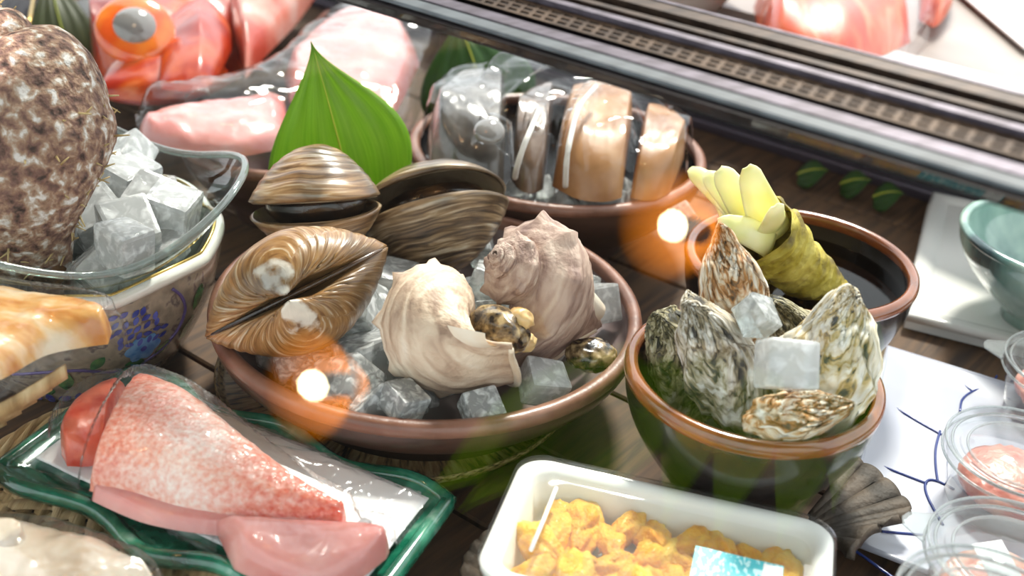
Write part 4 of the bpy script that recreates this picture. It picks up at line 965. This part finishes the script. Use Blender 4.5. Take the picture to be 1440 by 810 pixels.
# ------------------------------------------------------------------ brown bowl with wrapped pink fillets
pc_ = at(400, 185, .075)
bowl('serving_bowl', 'brown bowl half hidden under the wrapped pink fillets', pc_, .075, .088, 0, .045, BROWN_OUT, BROWN_IN, BROWN_RIM, .006, .01)
for k, (A, B, z, h, l) in enumerate((([(195, 186), (250, 166), (320, 152), (400, 140)], [(200, 207), (260, 217), (340, 220), (410, 205)], .082, .020, 'wrapped pink fish fillet jutting over the glass bowl'),
                      ([(400, 110), (440, 60), (490, 25), (545, 20)], [(420, 200), (480, 200), (545, 175), (590, 90)], .082, .035, 'wrapped pale pink fillet behind the tall green leaf'))):
    tag(obj('fish_fillet', slab(A, B, z, h, 50, 30, 2.5, .004, 26, k*5, .12), PINK), l, 'fish fillet', 'wrapped pink fillets')
tag(obj('plastic_bag', slab([(192, 174), (260, 155), (330, 138), (395, 105), (435, 55), (480, 20), (545, 12), (620, 50)], [(195, 215), (270, 226), (350, 228), (420, 214), (490, 212), (540, 205), (580, 180), (618, 80)], .080, .044, 90, 50, 2.0, .006, 20, 2, .06, None, False), FILM_CRISP), 'crumpled clear bag around the pink fillets', 'plastic bag')

# ------------------------------------------------------------------ bowl of film-wrapped fish on ice
dc = at(782, 232, .085)
bowl('fish_bowl', 'large brown bowl of film-wrapped fish on crushed ice', dc, .085, .126, 0, .065, BROWN_OUT, TENMOKU, BROWN_RIM, .007, .01)
random.seed(77)
for (u, v) in [(765+22*k, 272+(k % 3)*7) for k in range(9)]+[(640, 250), (680, 262), (720, 270), (600, 225)]:
    m = ice_sets['b'][random.randrange(4)]; o = ice(m, at(u, v, .078), (rr(1), rr(1), rr(3)), 'small crushed ice lump around the film-wrapped fish', 'crushed ice in the fish bowl'); o.scale = (.6, .6, .6)
tag(obj('wrapped_fish', slab([(600, 205), (640, 150), (680, 134), (712, 140)], [(605, 235), (640, 256), (680, 264), (708, 262)], .085, .05, 50, 36, 2.3, .004, 30, 3, .15), FISH_GREY), 'silver-grey fish head wrapped in film', 'fish')
e = obj('eye', G().lathe([(.012*math.cos(k/8*PI/2), .006*math.sin(k/8*PI/2)) for k in range(9)], 30), EYE, bpy.data.objects['wrapped_fish']); e.location = at(688, 185, .134); e.rotation_euler = (.5, 0, 0)
tag(obj('fish_steak', slab([(722, 195), (738, 168), (760, 155), (778, 154)], [(718, 250), (732, 268), (750, 272), (764, 266)], .087, .045, 40, 30, 2.4, .004, 30, 5, .12), FISH_BROWN), 'brown-skinned fish steak between the grey head and tan blocks', 'fish', 'fish in the film-wrapped bowl')
tag(obj('fish_steak', slab([(792, 172), (830, 152), (865, 158), (888, 178)], [(776, 262), (812, 280), (850, 284), (874, 278)], .088, .046, 40, 30, 3.2, .003, 30, 6, .12), FISH_TAN), 'tan fish block banded with white string', 'fish', 'fish in the film-wrapped bowl')
tag(obj('fish_steak', slab([(902, 182), (925, 184), (950, 200), (962, 222)], [(886, 278), (904, 282), (925, 280), (942, 270)], .086, .040, 40, 30, 3.0, .003, 30, 9, .12), FISH_TAN), 'tan fish block nearest the wasabi bowl', 'fish', 'fish in the film-wrapped bowl')
for k, (P, l) in enumerate((([(838, 122, .15), (815, 150, .15), (803, 190, .145), (797, 225, .13), (795, 262, .10)], 'white string looped around the tan fish block'), ([(758, 155, .15), (745, 185, .15), (735, 210, .14), (727, 235, .12), (724, 250, .10)], 'white string looped around the brown fish steak'))):
    Q = [at(*p) for p in P]; tag(obj('string', G().tube([interp(Q, i/24) for i in range(25)], .0022, 6), STRING), l, 'string')
def fb_film(u, v):
    t = u*2*PI; r = .117*v; x, y = r*math.cos(t), r*math.sin(t); q = v
    z = .092+.060*max(0, 1-q**3)+.005*fb(x+.3, y, 2, 14)*min(1, 3*(1-v)+.2)
    rg = abs(nz(x*16+3, y*16, 9)); z += .010*(1-min(1, rg*5))*(1-q*.6)
    return (dc.x+x, dc.y+y, z-.004*max(0, (v-.93)/.07))
tag(obj('cling_film', G().grid(fb_film, 120, 60, True), FILM), 'wrinkled cling film over the bowl of fish', 'cling film')

# ------------------------------------------------------------------ beyond the rail
cz = .13
tag(obj('salmon_fillet', slab([(1060, 10), (1110, -40), (1180, -60), (1250, -60)], [(1070, 70), (1130, 90), (1200, 95), (1280, 60)], cz, .05, 40, 30, 2.5, .005, 12, 2, .15), SALMON), 'orange salmon fillet in clear wrap beyond the rail', 'fish fillet', 'salmon beyond the rail')
tag(obj('salmon_fillet', slab([(1296, -30), (1315, -38), (1330, -30), (1340, -10)], [(1292, 28), (1312, 38), (1326, 28), (1338, 8)], cz+.012, .05, 40, 30, 2.5, .005, 12, 5, .15), SALMON), 'deep orange salmon piece lying on the white papers', 'fish fillet', 'salmon beyond the rail')
tag(obj('plastic_bag', slab([(1062, 10), (1105, -45), (1180, -75), (1260, -75), (1335, -40)], [(1066, 80), (1130, 108), (1200, 112), (1290, 75), (1335, 5)], cz, .075, 60, 40, 2.2, .012, 10, 5, .1, None, False), FILM_CRISP), 'crumpled clear wrap over the salmon', 'plastic bag')
for P, l, z in (([(1190, 60), (1330, 20), (1500, 90), (1480, 200), (1330, 150)], 'large white paper sheet beyond the rail', .131), ([(1310, -40), (1500, -40), (1520, 70), (1440, 70)], 'second white sheet overlapping behind the salmon', .136)):
    tag(obj('paper_sheet', quad_prism([at(u, v, z) for u, v in P][::-1], z, z+.002), PAPER_SHADED, None, False), l, 'paper', 'papers beyond the rail')
fo = at(950, -22, .15); b_ = thing('foam_bowl', 'white foam bowl just beyond the rail', 'bowl', (fo.x, fo.y, cz))
obj('body', G().lathe([(0, .002), (.05, 0), (.070, .03), (.080, .034), (.080, .038), (.067, .036), (.05, .008), (0, .007)], 60), FOAM, b_)
# ------------------------------------------------------------------ lamps and bamboo spray hanging over the case, seen mirrored in the pane
PD = Vector((PN0-PN1, PZ0-PZ1)).normalized()          # pane's slope, in (n, z)
PNRM = (ND*(PD.y)+Vector((0, 0, -PD.x))); PNRM = PNRM.normalized(); PNRM = PNRM if PNRM.z > 0 else -PNRM
PP0 = case(0, PN0, PZ0)
def mirrored(u, v, dist):                              # where a thing hangs to be mirrored at (u, v)
    d = (CR*((u-720)/F_PX)-CU*((v-405)/F_PX)+FW).normalized()
    h = CC+d*((PP0-CC).dot(PNRM)/d.dot(PNRM)); r = d-PNRM*(2*d.dot(PNRM)); return h+r*dist, r
BULB = GLOW('bulb', (255, 236, 190), 60); SHADE_M = GLOW('amber_shade_glow', (255, 140, 20), 2.6)
NT = SHADE_M.node_tree; tcn = NT.nodes.new('ShaderNodeTexCoord'); spn = NT.nodes.new('ShaderNodeSeparateXYZ'); mr = NT.nodes.new('ShaderNodeMapRange')
mr.inputs[1].default_value = -.01; mr.inputs[2].default_value = .08; mr.inputs[3].default_value = .15; mr.inputs[4].default_value = 10   # brightest by the bulb's neck
NT.links.new(tcn.outputs['Object'], spn.inputs[0]); NT.links.new(spn.outputs[2], mr.inputs[0]); NT.links.new(mr.outputs[0], [n for n in NT.nodes if n.type == 'EMISSION'][0].inputs[1])
pole = thing('bamboo_pole', 'bamboo pole under the overhead board that carries lamps', 'pole', (0, 0, 0))
for k, (u, v, l) in enumerate(((945, 315, 'amber glass pendant lamp hanging over the fish bowl'), (438, 540, 'amber glass pendant lamp hanging over the wide bowl'))):
    p, r = mirrored(u, v, .85)
    t = thing('pendant_lamp', l, 'lamp', p)
    obj('bulb', ico(3, lambda q: q*.016), BULB, t)
    obj('shade', G().lathe([(.014, .085), (.026, .065), (.045, .030), (.066, -.010)], 40), SHADE_M, t)
    obj('socket', G().lathe([(0, .12), (.012, .115), (.015, .09), (.014, .02), (.0, .015)], 24), STEEL_D, t)
    obj('cord', G().tube([(0, 0, .11), (0, 0, 1.55-p.z)], .003, 6), BLACK, t)
random.seed(8)
def spray(label, pts, dist):
    t = thing('bamboo_branch', label, 'branch', (0, 0, 0)); c = mirrored(pts[0][0], pts[0][1], dist)[0]
    top = Vector((c.x, c.y+.05, 1.55))
    stem = [top, c.lerp(top, .5)+Vector((.02, 0, 0)), c]; obj('stem', G().tube([interp(stem, k/12) for k in range(13)], .003, 6), STRAW, t)
    for (u, v, u2, v2) in pts:
        a_, r = mirrored(u, v, dist); b2, _ = mirrored(u2, v2, dist)
        g, rb = leafg(a_, b2, (b2-a_).length*.17, -r+Vector((0, 0, 0)), bend=.01, fold=.1, nu=8, nv=16); obj('leaf_blade', g, LEAF_H, t)
spray('bamboo branch with long leaves hanging over the case front', [(900, 500, 640, 720), (960, 520, 700, 760), (840, 520, 590, 700)], .40)
spray('bamboo branch with drooping leaves hanging near the oysters', [(1000, 500, 930, 740), (1080, 520, 1000, 760), (1160, 540, 1090, 770), (1210, 440, 1170, 720)], .40)
pA = Vector((-1.2, .9, 1.535)); obj('culm', G().tube([Vector((-1.4, 1.3, 1.53)), Vector((.4, .9, 1.53))], .015, 12), STRAW, pole)

# ------------------------------------------------------------------ settle: no thing passes through another; films lie over what they cover
from mathutils.bvhtree import BVHTree
bpy.context.view_layer.update(); DG = bpy.context.evaluated_depsgraph_get()
def leaves_of(o):
    r = [o] if o.type == 'MESH' else []
    for c in o.children: r += leaves_of(c)
    return r
def solid_of(o):
    V = []; P = []
    for m_ in leaves_of(o):
        ev = m_.evaluated_get(DG); me = ev.to_mesh(); n = len(V); mw = m_.matrix_world
        V += [mw@v.co for v in me.vertices]; P += [tuple(i+n for i in p.vertices) for p in me.polygons]; ev.to_mesh_clear()
    return V, P
class Body:
    def __init__(self, o):
        self.o = o; self.V, self.P = solid_of(o); self.set(Vector((0, 0, 0)))
    def set(self, d, k=1.0):
        c = self.o.matrix_world.translation; V = [c+(v-c)*k+d for v in self.V] if k != 1 else [v+d for v in self.V]
        self.lo = [min(v[i] for v in V) for i in range(3)]; self.hi = [max(v[i] for v in V) for i in range(3)]; self.t = BVHTree.FromPolygons(V, self.P); return self
    def near(self, b): return all(self.lo[i] < b.hi[i] and b.lo[i] < self.hi[i] for i in range(3))
    def hits(self, bs): return any(self.near(b) and self.t.overlap(b.t) for b in bs)
TOP = [o for o in COL.objects if o.parent is None and 'category' in o and o.get('kind') != 'structure']
ob = {o.name: o for o in TOP}
soft = [n for n in ob if n.startswith(('cling_film', 'plastic_bag'))]
icen = [n for n in ob if n.startswith('ice_cube')]
skip = {n for n in ob if n.startswith(('sea_urchin_lobe', 'minced_fish', 'paper_slip', 'pendant', 'bamboo_', 'water'))}
first = ['porcelain_bowl', 'glass_bowl', 'serving_bowl', 'saucer', 'deep_bowl', 'deep_bowl.001', 'line_plate', 'white_tray', 'celadon_bowl', 'conch', 'surf_clam', 'surf_clam.001', 'surf_clam.002', 'whelk.001', 'whelk',
         'oyster.003', 'oyster.002', 'oyster', 'oyster.004', 'oyster.001', 'oyster.005', 'wasabi_root', 'wasabi_root.001', 'red_fish', 'platter', 'fish_bowl', 'wrapped_fish', 'fish_steak', 'fish_steak.001', 'fish_steak.002']
groups = [[n] for n in first]
groups += [['green_plate', 'paper_sheet', 'fish_fillet', 'fish_fillet.001', 'price_sticker'], ['fish_plate', 'sea_urchin_pack']]
groups += [['straw_basket', 'fish_fillet.002']]
done = {n for q in groups for n in q}
groups += [[n] for n in ob if n not in done and n not in soft and n not in icen and n not in skip]
nested = {frozenset(p) for p in (('deep_bowl.001', 'wasabi_root'), ('deep_bowl.001', 'wasabi_root.001'))}
placed = {}; shift = {}
for q in groups:
    B = [Body(ob[n]) for n in q]; c = sum((Vector(b.lo)+Vector(b.hi) for b in B), Vector())/(2*len(B)); ray = (c-CC).normalized(); side = ray.cross(Vector((0, 0, 1))).normalized()
    cand = [(0, Vector())]
    for k in range(1, 23):
        e = k*.003
        cand += [(e*1.6, Vector((0, 0, e))), (e*2.2, side*e), (e*2.2, -side*e), (e*1.6, Vector((ray.x, ray.y, 0)).normalized()*e), (e*1.9, -Vector((ray.x, ray.y, 0)).normalized()*e),
                 (e*1.2, -ray*e), (e*1.7, (Vector((0, 0, 1))+side).normalized()*e), (e*1.7, (Vector((0, 0, 1))-side).normalized()*e)]
        if c.z+ray.z*e > c.z-.02: cand.append((e*1.1, ray*e))
    cand.sort(key=lambda t_: t_[0]); best = None
    for cost, d in cand:
        ok = True
        for n, b in zip(q, B):
            b.set(d)
            if b.lo[2] < min(-.0005, b.lo[2]-d.z): ok = False; break
            if b.hits([p for m_, p in placed.items() if frozenset((n, m_)) not in nested]): ok = False; break
        if ok: best = d; break
    if best is None:
        best = Vector(); print('unsettled', q)
        for b in B: b.set(best)
    for n, b in zip(q, B): placed[n] = b; ob[n].location += best; shift[n] = best
for n in ob:                                  # what lies in a moved vessel goes with it
    if n.startswith('sea_urchin_lobe'): ob[n].location += shift['sea_urchin_pack']
    if n.startswith('minced_fish'): ob[n].location += shift[n.replace('minced_fish', 'plastic_cup')]
    if n == 'paper_slip': ob[n].location += shift['plastic_cup.001']
random.seed(17); kept = []
for n in icen:
    o = ob[n]; b = Body(o); others = list(placed.values()); fit = None; c0_ = o.location.copy(); sz = max(b.hi[i]-b.lo[i] for i in range(3))
    for k in range(260):
        if k < 8: d = Vector((0, 0, .0025*k))
        else: q_ = .006+.016*k/260; d = Vector((rr(q_), rr(q_), random.uniform(-.006, .020)))
        k_ = 1 if k < 90 else .86 if k < 160 else .72 if k < 215 else .58
        p_ = c0_+d
        if any((p_-e).length < .30*(sz*k_+f) for e, f in kept): continue
        if not b.set(d, k_).hits(others): fit = (d, k_); break
    if fit is None: bpy.data.objects.remove(o); continue
    o.location += fit[0]; o.scale = o.scale*fit[1]; kept.append((o.location.copy(), sz*fit[1]))
near_bowl = [b for n, b in placed.items() if n.startswith(('serving_bowl', 'surf_clam', 'whelk', 'sea_snail', 'fish_bowl', 'leaf', 'saucer'))]
for k in range(900):
    a_, r_ = random.uniform(-PI-.2, .35), .045+.085*random.random(); k_ = random.choice((.62, .7, .8, .9)); m_ = ice_sets['a'][k % 4]
    p_ = Vector((BC.x+r_*math.cos(a_), BC.y+r_*math.sin(a_), random.uniform(.050, .074))); sz = .05*k_
    if any((p_-e).length < .24*(sz+f) for e, f in kept): continue
    o = ice(m_, p_, (rr(.6), rr(.6), rr(3)), 'clear ice cube in the wide brown bowl under clams and whelks', 'ice cubes in the wide brown bowl'); o.scale = (k_, k_, k_); bpy.context.view_layer.update()
    if Body(o).hits(near_bowl): bpy.data.objects.remove(o); continue
    kept.append((p_, sz))
bpy.context.view_layer.update()
def drape(name, under, margin=.003, reach=.006):
    V = []; P = []
    for n in under:
        if n not in ob or n not in placed: continue
        b = placed[n]; k = len(V); V += [v+shift.get(n, Vector()) for v in b.V]; P += [tuple(i+k for i in p) for p in b.P]
    for n in icen:
        if n in bpy.data.objects and any(n2 == 'fish_bowl' for n2 in under):
            v2, p2 = solid_of(bpy.data.objects[n]); k = len(V); V += v2; P += [tuple(i+k for i in p) for p in p2]
    t = BVHTree.FromPolygons(V, P); me = bpy.data.objects[name].data; dn = Vector((0, 0, -1)); cache = {}
    def top(x, y):
        key = (round(x/.0015), round(y/.0015))
        if key not in cache:
            h = t.ray_cast(Vector((key[0]*.0015, key[1]*.0015, .6)), dn)[0]; cache[key] = h.z if h else -1
        return cache[key]
    off = [(0, 0)]+[(r*math.cos(a_), r*math.sin(a_)) for r in (reach*.5, reach) for a_ in [k*PI/4 for k in range(8)]]
    for v in me.vertices:
        z = max(top(v.co.x+a_, v.co.y+b_) for a_, b_ in off)
        if v.co.z < z+margin: v.co.z = z+margin
    me.update()
for f_, n in (('cling_film', 'green_plate'), ('plastic_bag', 'straw_basket'), ('cling_film.001', 'fish_bowl')):
    for v in bpy.data.objects[f_].data.vertices: v.co += shift[n]
drape('cling_film', ['green_plate', 'paper_sheet', 'fish_fillet', 'fish_fillet.001', 'price_sticker'])
drape('plastic_bag', ['straw_basket', 'fish_fillet.002'])
drape('plastic_bag.001', ['fish_fillet.003', 'fish_fillet.004', 'serving_bowl.001', 'platter', 'red_fish'])
drape('cling_film.001', ['fish_bowl', 'wrapped_fish', 'fish_steak', 'fish_steak.001', 'fish_steak.002', 'string', 'string.001', 'leaf.001'])
drape('plastic_bag.002', ['salmon_fillet', 'salmon_fillet.001', 'paper_sheet.001', 'paper_sheet.002'])
for n, d in shift.items():
    if d.length > .012: print('moved', n, [round(x, 3) for x in d])
